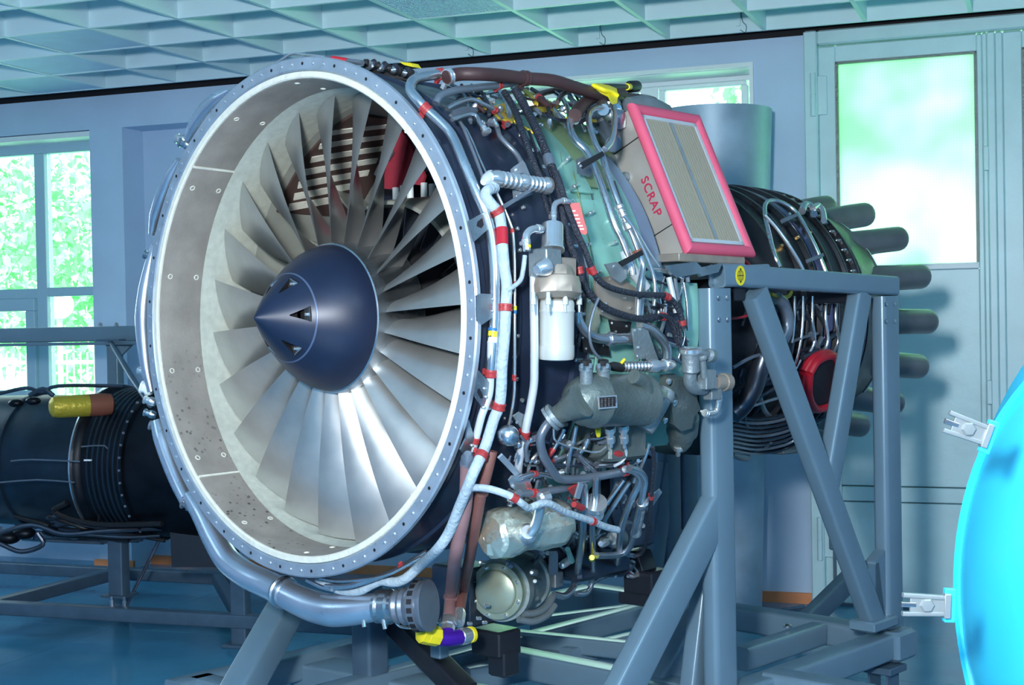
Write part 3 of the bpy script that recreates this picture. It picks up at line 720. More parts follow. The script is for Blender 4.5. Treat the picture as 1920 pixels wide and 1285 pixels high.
acc = MB(); c = pC(953, 817, .79); r = px2m(c, 20.5); acc.ball(c, r, 28, 18); acc.lathe(c, UX + .4 * AX, [(-.003, r * .98), (-.003, r * 1.04), (.003, r * 1.04), (.003, r * .98)], 28)
acc.build('pressure_bottle', 'metal', eng)
pipe('supply_tube', 'white_tube', .775, 16, [(1001, 495), (1001, 560), (1002, 640), (1002, 690), (1001, 722), (995, 760), (987, 800), (983, 825), (976, 850), (971, 890), (971, 925)], [(986, 816, 16)])
turned('supply_fitting', 'bright', (1001, 488), (1001, 520), [(0, 8), (.1, 16), (.3, 20), (.6, 20), (.62, 17), (1, 17)], .775)
# conduit coupling and its bracket near the top of the harness
cp = turned('conduit_coupling', 'bright', (918, 333), (1030, 349), [(0, 22), (.05, 28), (.1, 32), (.14, 32), (.16, 26)] + ribbed(4, 26, 31, .18, .5) + [(.52, 34), (.56, 34), (.58, 26)] + ribbed(4, 25, 30, .62, .9) + [(.92, 34), (.98, 34), (1, 24)], .765)
turned('end_cap', 'white_tube', (906, 342), (922, 330), [(0, 12), (.3, 22), (.8, 26), (1, 24)], .76, parent=cp)
plate('bracket_plate', 'flange', [(957, 318), (975, 305), (980, 312), (997, 354), (996, 366), (970, 378), (962, 372)], .73, .012, bolts=[(968, 318), (985, 357), (968, 368)])
plate('bracket_strut', 'tube_dark', [(940, 386), (996, 352), (999, 358), (944, 393)], .755, .006)
plate('bracket_plate', 'metal', [(877, 415), (920, 391), (930, 413), (921, 424), (887, 454)], .735, .005, holes=[[(895, 416), (904, 409), (907, 422), (903, 428), (894, 424)]], bolts=[(908, 400), (916, 418), (915, 406)])
plate('bracket_plate', 'metal', [(891, 554), (900, 551), (924, 552), (931, 562), (940, 567), (940, 578), (931, 580), (926, 592), (902, 609), (892, 602)], .735, .005, bolts=[(923, 562), (929, 570), (923, 584)])
plate('bracket_plate', 'metal', [(895, 694), (918, 720), (919, 748), (926, 756), (924, 768), (904, 768), (889, 743), (890, 726)], .735, .005, holes=[[(896, 730), (899, 729), (905, 741), (905, 747), (901, 748), (895, 736)]], bolts=[(909, 729), (912, 745), (908, 765)])
plate('bracket_plate', 'metal', [(877, 786), (888, 822), (897, 850), (893, 858), (884, 852), (868, 853), (861, 842), (871, 822)], .735, .005, bolts=[(885, 836)])
for q in ((932, 372), (938, 380)): pass
# pipes along the upper fan case
pipe('drain_pipe', 'tube_dark', .725, 7, [(842, 215), (858, 224), (868, 238), (878, 262), (893, 300), (909, 345), (915, 380)])
pipe('drain_pipe', 'tube', .72, 5, [(852, 218), (872, 240), (884, 262), (900, 300), (914, 330)])
pipe('drain_pipe', 'tube_dark', .74, 14, [(817, 194, .75), (826, 180, .765), (852, 170, .775), (897, 164, .78), (935, 160, .785), (970, 154, .79)], [(933, 161, 12)])
turned('pipe_end', 'bright', (964, 155, .79), (973, 153, .79), [(0, 15), (.2, 19), (1, 19)], .79)
pipe('drain_pipe', 'tube', .735, 9, [(838, 204, .74), (860, 192, .75), (884, 186, .755), (905, 195, .75), (928, 206, .74)], [(929, 206, 10)])
pipe('elbow_pipe', 'tube', .745, 9, [(848, 224), (862, 219), (880, 214), (893, 218), (900, 232), (907, 242)])
turned('elbow_fitting', 'bright', (904, 236), (914, 250), [(0, 10), (.3, 14), (.4, 11), (.6, 12), (.7, 20), (.9, 20), (1, 12)], .745)
plate('bracket_plate', 'tube_dark', [(846, 212), (866, 204), (890, 206), (894, 213), (874, 216), (852, 226)], .735, .008)
pipe('drain_pipe', 'tube_dark', .71, 10, [(915, 233), (930, 236), (937, 255), (950, 270), (966, 286), (976, 302), (986, 330)])
pipe('elbow_duct', 'tube_dark', .715, 12, [(920, 228), (932, 222), (944, 224), (952, 234)], [(950, 229, 14)])
pipe('elbow_duct', 'tube', .715, 15, [(996, 206), (1012, 204), (1032, 206), (1049, 220), (1064, 236)], [(1028, 206, 10)])
pipe('main_hose', 'hose', .80, 24, [(836, 145, .785), (862, 139, .80), (900, 139, .82), (945, 142, .82), (984, 147, .82), (1035, 151, .83), (1075, 163, .82), (1114, 174, .80), (1160, 182, .78), (1212, 188, .76), (1225, 192, .76)], [(842, 141, 10, 'bright'), (984, 147, 14, 'hose')], seg=16)
pipe('branch_hose', 'hose', .77, 24, [(1165, 176, .79), (1140, 176, .79), (1109, 184), (1090, 200), (1078, 216)], seg=16)
pipe('branch_hose', 'hose', .74, 11, [(1030, 200), (1010, 180), (1040, 170), (1075, 166, .80)], [(1003, 188, 10)])
pipe('branch_hose', 'hose', .76, 9, [(1045, 192), (1056, 176), (1078, 170), (1100, 178)])
pipe('top_conduit', 'braid', .80, 10, [(1120, 162, .80), (1150, 162, .80), (1178, 163, .80)])
turned('conduit_plug', 'rubber', (1176, 163, .80), (1193, 162, .80), [(0, 12), (.2, 12), (.3, 22), (1, 22)], .80); turned('plug_ring', 'yellow', (1175, 163, .80), (1180, 163, .80), [(0, 13), (1, 13)], .80)
s1 = pipe('silver_pipe', 'tube', .745, 15, [(1084, 212), (1072, 222), (1068, 238), (1078, 262), (1099, 284), (1111, 307), (1124, 339), (1136, 374), (1151, 420), (1165, 450), (1176, 478), (1184, 500), (1187, 516)])
pipe('silver_pipe', 'tube', .775, 12, [(1146, 200), (1128, 201), (1110, 206), (1104, 220), (1106, 239), (1116, 269), (1129, 292), (1137, 319), (1149, 354), (1161, 386), (1172, 415), (1184, 440), (1196, 472), (1205, 498), (1201, 529), (1197, 560), (1196, 592)], [(1196, 475, 8, 'hose_or')])
pipe('silver_pipe', 'tube', .785, 12, [(1150, 196), (1152, 220), (1150, 250), (1144, 268), (1134, 280)])
turned('pipe_fitting', 'bright', (1159, 384), (1180, 432), [(0, 14), (.05, 18), (.15, 18), (.2, 14)] + ribbed(3, 14, 17, .25, .7) + [(.75, 20), (.95, 20), (1, 14)], .775)
turned('pipe_fitting', 'bright', (1078, 226), (1088, 208), [(0, 16), (.2, 19), (.5, 16), (.7, 20), (1, 20)], .75)
for x_ in (1128, 1152): turned('pipe_fitting', 'bright', (x_, 186), (x_ + 3, 206), [(0, 10), (.2, 18), (.5, 22), (1, 22)], .77)
pipe('sense_line', 'tube', .79, 7, [(1170, 405), (1186, 425), (1200, 455), (1214, 485), (1226, 520), (1228, 548), (1226, 574)])
pipe('sense_line', 'bright', .775, 4, [(1176, 408), (1198, 440), (1222, 480), (1236, 500)])
plate('clamp_strap', 'rubber', [(1085, 308), (1128, 285), (1132, 293), (1092, 318)], .79, .005, bolts=[(1088, 312)])
plate('clamp_strap', 'rubber', [(1158, 492), (1200, 470), (1205, 478), (1166, 500)], .79, .005)
plate('bracket_plate', 'tube_dark', [(1080, 300), (1092, 296), (1110, 320), (1104, 332), (1082, 326)], .72, .006, bolts=[(1086, 306)])
plate('bracket_plate', 'cast_lt', [(1132, 496), (1152, 492), (1172, 498), (1172, 522), (1160, 532), (1146, 522)], .735, .006, bolts=[(1150, 500)])
# cowl panels under the pipes
def patch(name, m, pxs, rho, th=.005):
    P = [pC(q[0], q[1], rho) for q in pxs]
    b = MB(); n = nrm(np.mean(P, 0) - E0 - ((np.mean(P, 0) - E0) @ AX) * AX); b.prism(P, n * th); return b.build(name, m, eng, smooth=False)
def skin(name, m, s0, s1, a0, a1, rho, th=.006):   # curved skin panel on the case
    return LA([(s0, rho), (s0, rho + th), (s1, rho + th), (s1, rho)], 14, a0=a0, a1=a1, closed=True).build(name, m, eng)
for (s0, s1, a0, a1, m_) in ((.50, .60, 15, 60, 'green'), (.60, .715, 12, 58, 'green2'), (.51, .70, 62, 110, 'green'), (.47, .50, 20, 150, 'metal')):
    skin('cowl_panel', m_, s0, s1, a0, a1, .678)
skin('cowl_panel', 'green', .76, .98, 82, 125, .58, .10); skin('cowl_panel', 'cowl_blue', .79, .86, 20, 82, .58, .07)
for k in range(26):
    P = EP(.702, 30 + k * 5, .415); b = MB(); d = nrm(EP(1, 30 + k * 5, 0) - E0); b.lathe(P, -AX, [(-.01, .006), (.016, .006), (.018, .003), (.018, .0004)], 8, cap=True); b.build('case_bolt', 'tube', eng)
for q, m_, r_ in ((((1112, 524), (1150, 516), (1188, 540), (1192, 596), (1160, 606), (1120, 590)), 'bronze', .70), (((1096, 560), (1112, 556), (1122, 600), (1112, 640), (1092, 628)), 'olive_disc', .70), (((1140, 600), (1180, 604), (1176, 632), (1146, 628)), 'rubber', .71), (((1086, 628), (1136, 640), (1140, 668), (1090, 660)), 'rubber', .70), (((1200, 640), (1230, 648), (1236, 690), (1204, 690)), 'cast', .72), (((1240, 560), (1268, 566), (1272, 640), (1244, 650)), 'case_navy', .71)):
    plate('heat_shield_plate', m_, list(q), r_, .008, bolts=[(q[0][0] + 6, q[0][1] + 6, 5), (q[1][0] - 6, q[1][1] + 8, 5), (q[-1][0] + 8, q[-1][1] - 6, 5)])
for (pts, w, m_) in (([(1056, 250), (1076, 330), (1096, 420), (1110, 500)], 5, 'green2'), ([(1040, 240), (1052, 300), (1066, 380)], 4, 'green2'), ([(1152, 340), (1172, 400), (1190, 460)], 4, 'tube_dark'), ([(1094, 300), (1110, 370), (1130, 450)], 3, 'cast')):
    pipe('cowl_stiffener', m_, .682, w, pts, seg=6)
for (x, y) in ((1148, 410), (1152, 455), (1100, 460), (1120, 512), (1166, 560), (1176, 578), (1130, 570), (1062, 300), (1076, 350), (1106, 400), (1168, 520), (1192, 520), (1206, 620), (1218, 580), (1228, 600)):
    A_ = pC(x, y, .70); k_ = depth(A_) / FPX; n_ = nrm(A_ - E0 - ((A_ - E0) @ AX) * AX)
    b = MB(); b.lathe(A_ - n_ * .02, n_, [(0, 4 * k_), (.024, 4 * k_), (.026, 2.5 * k_), (.034, 2.5 * k_), (.035, .5 * k_)], 8, cap=True); b.build('cowl_fastener', 'bright', eng)
rs3 = np.random.RandomState(21)
for k in range(34):
    x0, y0 = rs3.uniform(1200, 1285), rs3.uniform(500, 690); L = rs3.uniform(30, 90); a = rs3.choice([1.5, 1.7, 1.2, .3]); q = [(x0 + t * L * math.cos(a) + rs3.uniform(-5, 5), y0 + t * L * math.sin(a)) for t in (-.5, 0, .5)]
    pipe('small_line', ['tube', 'tube_dark', 'braid', 'bright', 'tube_deep'][k % 5], rs3.uniform(.70, .74), rs3.uniform(4, 9), [(min(x, 1292), max(y, 505)) for x, y in q], seg=8)
for k in range(30):
    x0 = rs3.uniform(840, 1090); y0 = 160 + (x0 - 840) * .10 + rs3.uniform(0, 45); L = rs3.uniform(25, 70); a = rs3.choice([.2, .8, 1.1, -.2])
    pipe('small_line', ['tube_dark', 'tube', 'braid', 'tube_deep', 'yellow_d', 'hose'][k % 6], rs3.uniform(.705, .74), rs3.uniform(4, 9), [(x0 + t * L * math.cos(a), y0 + t * L * math.sin(a) + rs3.uniform(-4, 4)) for t in (-.5, 0, .5)], seg=8)
# black braided cables
pipe('braided_cable', 'braid', .765, 13, [(945, 172, .785), (956, 190), (967, 212), (980, 249), (994, 289), (1009, 324), (1024, 350)])
pipe('braided_cable', 'braid', .775, 17, [(966, 168, .79), (984, 200), (1004, 239), (1017, 269), (1028, 296), (1036, 320), (1044, 340)])
turned('cable_boot', 'tube_dark', (1026, 292), (1033, 312), [(0, 18), (.3, 22), (1, 20)], .775)
pipe('braided_cable', 'braid', .785, 14, [(1036, 312), (1044, 337), (1050, 365), (1054, 400), (1067, 455), (1082, 492), (1092, 529), (1108, 554), (1134, 577), (1171, 592), (1209, 599), (1233, 594), (1250, 596), (1262, 612), (1270, 640)], [(1087, 506, 14), (1242, 600, 12)])
pipe('braided_cable', 'braid', .80, 12, [(1042, 322), (1052, 350), (1062, 385), (1079, 430), (1096, 467), (1111, 507), (1128, 530), (1154, 543), (1196, 552), (1233, 554), (1250, 556), (1266, 570), (1276, 590), (1282, 616)], [(1113, 507, 16), (1250, 552, 16), (1284, 602, 10)])
for dx in (0, 5, 10):
    pipe('braided_cable', 'braid', .80, 5, [(1236 + dx, 590), (1256 + dx, 600), (1266 + dx, 620), (1270 + dx * .5, 650)], seg=8)
pipe('signal_wire', 'tube_dark', .81, 6, [(1122, 560), (1112, 585), (1105, 620), (1109, 650), (1122, 670), (1140, 682), (1160, 686)])
pipe('signal_wire', 'tube', .80, 3, [(1262, 600), (1278, 612), (1284, 630), (1280, 648)])
pipe('black_cable', 'braid', .74, 8, [(1010, 320), (1022, 380), (1040, 430), (1060, 500), (1075, 560), (1088, 600), (1084, 650)])
pipe('black_cable', 'braid', .72, 6, [(990, 240), (1010, 300), (1030, 370), (1042, 440)])
turned('valve_body', 'tube_dark', (1108, 196), (1150, 270), [(0, 20), (.1, 44), (.5, 50), (.6, 62), (.7, 62), (.72, 48), (1, 30)], .70, 20)
turned('valve_body', 'cast', (1170, 200), (1150, 240), [(0, 20), (.2, 44), (.8, 50), (1, 30)], .70, 20)
# yellow bits
for q in (((918, 204), (944, 196), (966, 212), (960, 232), (930, 222)), ((1000, 195), (1030, 192), (1050, 204), (1010, 214))):
    plate('yellow_insulation', 'yellow_d', list(q), .72, .006)
pipe('yellow_tube', 'yellow_d', .72, 6, [(905, 200), (930, 206), (955, 222), (985, 240), (1000, 250)])
# green-grey cables cluster across top (far side clutter)
for i in range(9):
    x0 = 845 + i * 38
    pipe('top_line', ['tube_dark', 'braid', 'tube'][i % 3], .735, 6 + (i % 3) * 2, [(x0, 158 + i * 2.2), (x0 + 18, 168 + i * 3), (x0 + 30, 190 + i * 3), (x0 + 34, 212 + i * 3)], seg=8)
# items above the flange at the top
pipe('top_line', 'bright', .74, 5, [(505, 128, 's', .02), (528, 112, 's', .03), (548, 101, 's', .04), (575, 103, 's', .05), (610, 107, 's', .06)], seg=8)
b = MB(); A_, B_ = pS(620, 108, .06), pS(652, 113, .1); b.tube([A_, B_], px2m(A_, 4), 10, 1); b.build('red_sleeve', 'redp', eng)
b = MB(); A_, B_ = pS(575, 104, .10), pS(680, 118, .10); b.tube([A_, B_], px2m(A_, 5), 10, 1); b.build('top_conduit', 'tube_dark', eng)
for i in range(14):
    A_ = pS(686 + i * 7, 118 + i * 1.6 + 3 * math.sin(i * 2.1), .16 + .01 * i); b = MB(); k = depth(A_) / FPX
    b.lathe(A_, nrm(AX + .3 * UX * math.sin(i)), [(-5 * k, 4 * k), (-3 * k, (7 + 2 * math.sin(i * 1.7)) * k), (3 * k, 8 * k), (5 * k, 4 * k)], 10, cap=True); b.build('connector', ['rubber', 'tube', 'braid'][i % 3], eng)
b = MB(); b.tube([pS(688, 132, .2), pS(720, 138, .25), pS(784, 150, .34)], .018, 10); b.build('top_conduit', 'rubber', eng)

# ------------------------------------------------------------------ filter unit
fu = turned('fuel_filter', 'canister', (1044, 560), (1043, 676), [(0, 50), (.03, 62), (.08, 66), (.18, 66), (.2, 69), (.23, 66), (.75, 66), (.755, 68), (.8, 68), (.93, 68), (.98, 64), (1, 40)], .80, 40)
turned('filter_head', 'bronze', (1040, 500), (1042, 562), [(0, 60), (.1, 66), (.3, 72), (.35, 92), (.6, 100), (.85, 100), (.9, 92), (1, 74)], .80, 10, parent=fu)
for dx in (-42, -14, 18, 44):
    turned('filter_bolt', 'canister', (1042 + dx, 548), (1042 + dx, 586), [(0, 8), (.3, 8), (.3, 11), (.62, 11), (.62, 5), (1, 4)], (.865 - abs(dx) * .0012), 8, parent=fu)
block('filter_block', 'cast_lt', 1022, 494, 46, 54, 44, .80, .12, parent=fu); block('filter_block', 'bronze', 1052, 506, 40, 44, 44, .79, .12, parent=fu)
turned('filter_cap', 'bright', (1036, 420), (1036, 470), [(0, 30), (.03, 40), (.1, 42), (.85, 42), (.95, 46), (1, 46)], .80, 24, parent=fu)
turned('sight_port', 'bright', (1006, 506), (1024, 500), [(0, 16), (.2, 26), (.8, 34), (1, 34)], .83, 20, parent=fu)
pipe('inlet_tube', 'bright', .81, 11, [(1038, 462), (1038, 420), (1038, 395), (1041, 383), (1052, 377), (1066, 378)], [(1038, 405, 12, 'bright'), (1056, 377, 8, 'bright')])
pipe('elbow_pipe', 'bright', .815, 15, [(988, 470), (986, 450), (989, 437), (1000, 430), (1016, 430)], [(987, 455, 8, 'bright'), (1008, 430, 8, 'bright')])
turned('banjo_nut', 'yellow', (988, 462), (992, 462), [(0, 10), (1, 10)], .82, 8)
pipe('elbow_pipe', 'tube', .755, 19, [(1082, 585), (1086, 605), (1100, 624), (1120, 634), (1142, 636)])
turned('union_nut', 'tube', (1138, 636), (1190, 635), [(0, 18), (.03, 26), (.12, 28), (.2, 26), (.22, 21), (.8, 21), (.85, 24), (1, 24)], .755, 16)
plate('bracket_plate', 'cast_lt', [(1184, 616), (1200, 614), (1212, 620), (1226, 660), (1232, 676), (1208, 672), (1190, 674)], .78, .006, bolts=[(1190, 620), (1200, 618), (1196, 652), (1193, 668)])
pipe('hot_air_pipe', 'tube', .77, 18, [(1200, 608), (1222, 618), (1240, 636), (1250, 655), (1250, 682)])
pipe('silver_pipe', 'white_tube', .74, 22, [(1172, 470), (1182, 500), (1196, 520), (1210, 540)])
# spring hose with end fitting
sh = turned('spring_hose', 'tube', (1166, 688), (1222, 687), ribbed(9, 13, 20, 0, 1), .835, 16)
turned('hose_fitting', 'bright', (1216, 687), (1262, 684), [(0, 22), (.1, 26), (.3, 26), (.32, 19), (.6, 19), (.62, 24), (.8, 24), (1, 16)], .835, 16)
turned('yellow_tab', 'yellow', (1164, 682), (1171, 674), [(0, 6), (1, 6)], .84, 6)
turned('black_boot', 'rubber', (1142, 686), (1168, 690), [(0, 10), (.3, 18), (.9, 18), (1, 14)], .835, 14)

# ------------------------------------------------------------------ oil cooler pot
pot = turned('oil_cooler_pot', 'cast', (1068, 752), (1212, 750), [(0, 20), (.03, 50), (.09, 78), (.18, 94), (.27, 100), (.29, 104), (.31, 104), (.33, 98), (.9, 98), (.92, 102), (.94, 102), (.97, 92), (1, 60)], .86, 40)
turned('pot_inlet', 'cast', (1090, 752, .90), (1042, 781, .84), [(0, 66), (.35, 52), (.7, 40), (.85, 38), (1, 38)], .86, 24, parent=pot)
turned('pot_flange', 'cast_lt', (1043, 778, .85), (1030, 788, .84), [(0, 38), (.02, 52), (.4, 52), (.42, 46), (.58, 46), (.6, 52), (.98, 52), (1, 30)], .84, 20, parent=pot)
pipe('pot_elbow', 'cast', .90, 28, [(1188, 706), (1204, 716), (1212, 736), (1212, 764), (1206, 784)], parent=pot)
for x_ in (1099, 1131):
    turned('pot_boss', 'cast_lt', (x_, 684), (x_, 718), [(0, 22), (.05, 28), (.3, 28), (.32, 24), (1, 26)], .87, 16, parent=pot)
    turned('pot_stud', 'rubber', (x_, 674), (x_, 688), [(0, 8), (.1, 20), (.9, 22), (1, 22)], .87, 8, parent=pot)
    for dx in (-8, 8): turned('stud_nut', 'bright', (x_ + dx, 682), (x_ + dx, 690), [(0, 6), (1, 6)], .905, 6, parent=pot)
pa_, pb_ = pC(1068, 752, .86), pC(1212, 750, .86); pd_ = nrm(pb_ - pa_); pc_ = (pa_ + pb_) / 2; vv = CO - pc_; pn_ = nrm(vv - (vv @ pd_) * pd_); pr_ = 49.4 * depth(pc_) / FPX
def pdp(x, y, o=0):
    d = ray(x, y); return CO + d * (((pc_ + pn_ * (pr_ + o) - CO) @ pn_) / (d @ pn_))
b = MB(); b.prism([pdp(*q) for q in ((1120, 743), (1155, 741), (1156, 765), (1122, 768))], pn_ * .003); npx = b.build('name_plate', 'bright', pot, smooth=False)
b = MB(); b.prism([pdp(q[0], q[1], .0031) for q in ((1124, 746), (1153, 744), (1154, 762), (1125, 764.5))], pn_ * .0008); b.build('plate_field', 'ink', pot, smooth=False)
pw = MB()
for i in range(5):
    for j in range(4): pw.box(pdp(1128.5 + j * 6.6, 748.6 + i * 3.3 - j * .35, .0040), (pd_, np.cross(pn_, pd_), pn_), (.0030 if (i + j) % 3 else .0020, .0009, .0003))
pw.build('plate_print', 'bronze', pot)
pipe('oil_pipe', 'tube_dark', .83, 17, [(1032, 790), (1022, 802), (1013, 824), (1018, 852), (1030, 874), (1044, 894), (1060, 899), (1090, 898), (1130, 892), (1172, 884)], [(1172, 884, 12)])
pipe('oil_pipe', 'tube', .80, 13, [(1118, 872), (1150, 870), (1176, 868)], [(1172, 868, 12)])
pipe('thin_line', 'bright', .85, 4, [(1038, 804), (1040, 824), (1054, 833), (1085, 842), (1110, 848), (1124, 847), (1136, 838)], seg=8)
for (x0, y0, x1, y1, m_) in ((1143, 800, 1146, 838, 'bright'), (1168, 795, 1171, 840, 'bright')):
    turned('drain_fitting', m_, (x0, y0), (x1, y1), [(0, 22), (.25, 22), (.27, 14), (.5, 14), (.5, 18), (.75, 18), (.78, 8), (1, 7)], .84, 8)
turned('yellow_plug', 'yellow', (1121, 804), (1122, 818), [(0, 11), (.6, 11), (1, 8)], .83, 8)
# gearbox castings aft of the pot
gb = plate('gearbox_casting', 'cast', [(1238, 702), (1262, 700), (1277, 712), (1282, 740), (1288, 756), (1276, 770), (1272, 792), (1252, 798), (1238, 786), (1232, 740)], .78, .05, bolts=[(1252, 715, 12), (1262, 754, 14), (1245, 788, 12)])
turned('gearbox_neck', 'cast_lt', (1252, 730), (1208, 806), [(0, 30), (.1, 40), (.2, 40), (.22, 35), (.9, 38), (1, 34)], .84, 20); turned('gearbox_seal', 'olive_disc', (1238, 728), (1234, 742), [(0, 30), (1, 34)], .85, 16)
turned('gearbox_drum', 'cast', (1285, 772), (1272, 848), [(0, 40), (.1, 56), (.5, 60), (.6, 50), (.75, 44), (.9, 30), (1, 10)], .76, 20)
turned('drum_drain', 'bright', (1272, 836), (1271, 854), [(0, 20), (.3, 20), (.35, 10), (1, 9)], .77, 10)
# regulator pump in front of the stand post
pu = turned('regulator_valve', 'cast_lt', (1295, 655), (1295, 700), [(0, 30), (.04, 42), (.15, 42), (.18, 34), (.8, 34), (.85, 36), (.9, 36), (1, 26)], .86, 28)
turned('valve_cap', 'bright', (1295, 652), (1295, 660), [(0, 30), (.2, 43), (1, 43)], .86, 28, parent=pu)
pipe('valve_elbow', 'cast_lt', .86, 26, [(1294, 696), (1294, 716), (1302, 727), (1320, 728)], parent=pu)
block('valve_block', 'cast_lt', 1322, 712, 30, 38, 34, .87, parent=pu); block('valve_block', 'cast_lt', 1336, 728, 20, 44, 34, .86, parent=pu)
turned('valve_port', 'bronze', (1340, 717), (1364, 717), [(0, 28), (.2, 30), (.6, 30), (.6, 34), (1, 34)], .86, 24, parent=pu)
turned('valve_arm', 'cast_lt', (1316, 664), (1320, 708), [(0, 12), (.1, 20), (.2, 20), (.25, 13), (1, 14)], .88, 14, parent=pu)
turned('valve_arm', 'cast_lt', (1308, 661), (1337, 668), [(0, 14), (.6, 16), (.7, 26), (1, 24)], .88, 14, parent=pu)
pipe('elbow_pipe', 'bright', .87, 12, [(1347, 744), (1347, 758), (1342, 772), (1330, 776), (1320, 774)], [(1347, 748, 12, 'bright'), (1324, 776, 8, 'bright')])

# ------------------------------------------------------------------ lower near side
pipe('oil_pipe', 'tube', .84, 14, [(1094, 912), (1096, 925), (1095, 960), (1092, 1000), (1086, 1050), (1080, 1084), (1072, 1106), (1058, 1118), (1038, 1115)])
lp = pipe('oil_pipe', 'tube', .85, 11, [(1117, 898), (1116, 920), (1115, 945), (1110, 985), (1111, 1024), (1112, 1074), (1108, 1100), (1098, 1113), (1080, 1114)])
turned('pipe_flange', 'bright', (1117, 942), (1116, 949), [(0, 44), (1, 44)], .85, 18, parent=lp); turned('pipe_flange', 'bright', (1115, 954), (1115, 964), [(0, 30), (1, 36)], .85, 18, parent=lp)
turned('yellow_cap', 'yellow', (1110, 1046, .875), (1110, 1048, .85), [(0, 10), (.2, 13), (1, 13)], .86, 12, parent=lp)
turned('red_block', 'red', (1076, 946), (1092, 953), [(0, 12), (1, 14)], .86, 6)
pipe('oil_pipe', 'tube', .845, 13, [(1172, 880), (1188, 884), (1198, 895), (1196, 912), (1184, 937), (1168, 980), (1162, 1010), (1159, 1046), (1152, 1066), (1138, 1078), (1120, 1086), (1108, 1094)])
cf = pipe('oil_pipe', 'tube', .86, 13, [(1180, 878), (1198, 884), (1209, 900), (1206, 922), (1200, 950), (1192, 985), (1188, 1008), (1178, 1030), (1162, 1040), (1131, 1042), (1118, 1042)])
turned('pipe_coupling', 'bright', (1205, 940), (1192, 1002), [(0, 16), (.02, 23), (.12, 23), (.15, 18)] + ribbed(3, 18, 19, .2, .8) + [(.85, 18), (.88, 21), (.98, 21), (1, 14)], .86, 16, parent=cf)
pipe('black_cable', 'braid', .87, 8, [(1224, 840), (1226, 870), (1223, 905), (1221, 940), (1216, 980), (1214, 1010), (1204, 1036), (1188, 1045)], [(1218, 936, 10)])
pipe('black_cable', 'rubber', .86, 4, [(1214, 960), (1219, 990), (1212, 1022), (1198, 1040)], seg=8)
pipe('fuel_line', 'tube', .83, 7, [(1218, 832), (1210, 856), (1200, 880), (1188, 905)], seg=10)
pipe('fuel_line', 'tube', .82, 9, [(1180, 905), (1160, 935), (1142, 962), (1128, 985), (1118, 1000)])
pipe('fuel_line', 'tube', .82, 8, [(1170, 900), (1148, 930), (1130, 952), (1112, 975)])
pipe('fuel_line', 'tube', .81, 9, [(1158, 905), (1150, 925), (1138, 945)])
pipe('fuel_line', 'tube', .81, 10, [(972, 898), (985, 893), (999, 889), (1020, 890), (1036, 894)], [(1001, 889, 10)])
pipe('fuel_line', 'tube_dark', .82, 14, [(974, 925), (1000, 925), (1034, 920), (1060, 916), (1076, 912)], [(1002, 922, 14)])
plate('red_bracket', 'red', [(1064, 916), (1080, 906), (1076, 930), (1066, 922)], .83, .006)
pipe('fuel_line', 'tube', .80, 9, [(1080, 800), (1074, 830), (1068, 850), (1062, 885)])
pipe('fuel_line', 'tube', .79, 8, [(1058, 805), (1048, 825), (1036, 846), (1024, 860)], [(1034, 848, 18)])
pipe('fuel_line', 'tube_dark', .80, 9, [(1090, 840), (1088, 858), (1100, 872), (1114, 884), (1128, 894)])
pipe('fuel_line', 'tube', .81, 9, [(1103, 822), (1096, 840), (1086, 850)])
pipe('fuel_line', 'white_tube', .83, 6, [(1172, 838), (1174, 852), (1166, 866), (1152, 874)])
turned('red_fitting', 'red', (1146, 850), (1166, 852), [(0, 14), (.4, 20), (1, 16)], .82, 12)
plate('bracket_plate', 'bright', [(958, 892), (986, 888), (996, 912), (980, 926), (956, 912), (952, 900)], .80, .005, bolts=[(962, 912)])
plate('bracket_strut', 'flange', [(932, 858), (940, 850), (972, 884), (966, 894)], .80, .006)
plate('bracket_plate', 'cast_lt', [(972, 772), (984, 778), (990, 790), (986, 808), (976, 804), (960, 780)], .76, .005, bolts=[(968, 792)])
plate('bracket_plate', 'flange', [(1208, 938), (1236, 916), (1240, 922), (1224, 946), (1212, 962)], .83, .004)
plate('bracket_strut', 'flange', [(1084, 904), (1092, 906), (1084, 934), (1076, 932)], .85, .006)
# star bracket behind coupling
# foil-wrapped canister
def foil_can():
    A_, B_ = pC(915, 1006, .83), pC(1052, 976, .83); d = B_ - A_; L = np.linalg.norm(d); k = depth((A_ + B_) / 2) / FPX / 2
    rs = np.random.RandomState(5); b = MB(); x, y = perp(nrm(d)); rg = []
    pr = [(0, 30), (.02, 70), (.06, 86), (.14, 92), (.25, 94), (.36, 90), (.47, 84), (.58, 90), (.7, 98), (.82, 98), (.92, 94), (.98, 84), (1, 40)]
    for t, w in pr:
        rg.append([A_ + d * t + w * k * (1 + rs.uniform(-.06, .06)) * (math.cos(a) * x + math.sin(a) * y) + d * rs.uniform(-.012, .012) for a in np.linspace(0, 2 * math.pi, 18, endpoint=False)])
    b.rings(rg); return b.build('foil_wrapped_canister', 'foil', eng, angle=20)
fc = foil_can()
pipe('foil_outlet', 'bright', .895, 20, [(1012, 948), (1010, 965), (1004, 985), (994, 1000)], parent=fc); turned('outlet_collar', 'bright', (990, 998, .89), (986, 1006, .87), [(0, 26), (.2, 38), (1, 42)], .88, 16, parent=fc)
turned('outlet_cap', 'bright', (1010, 936), (1026, 932), [(0, 12), (.2, 24), (1, 26)], .86, 12, parent=fc)
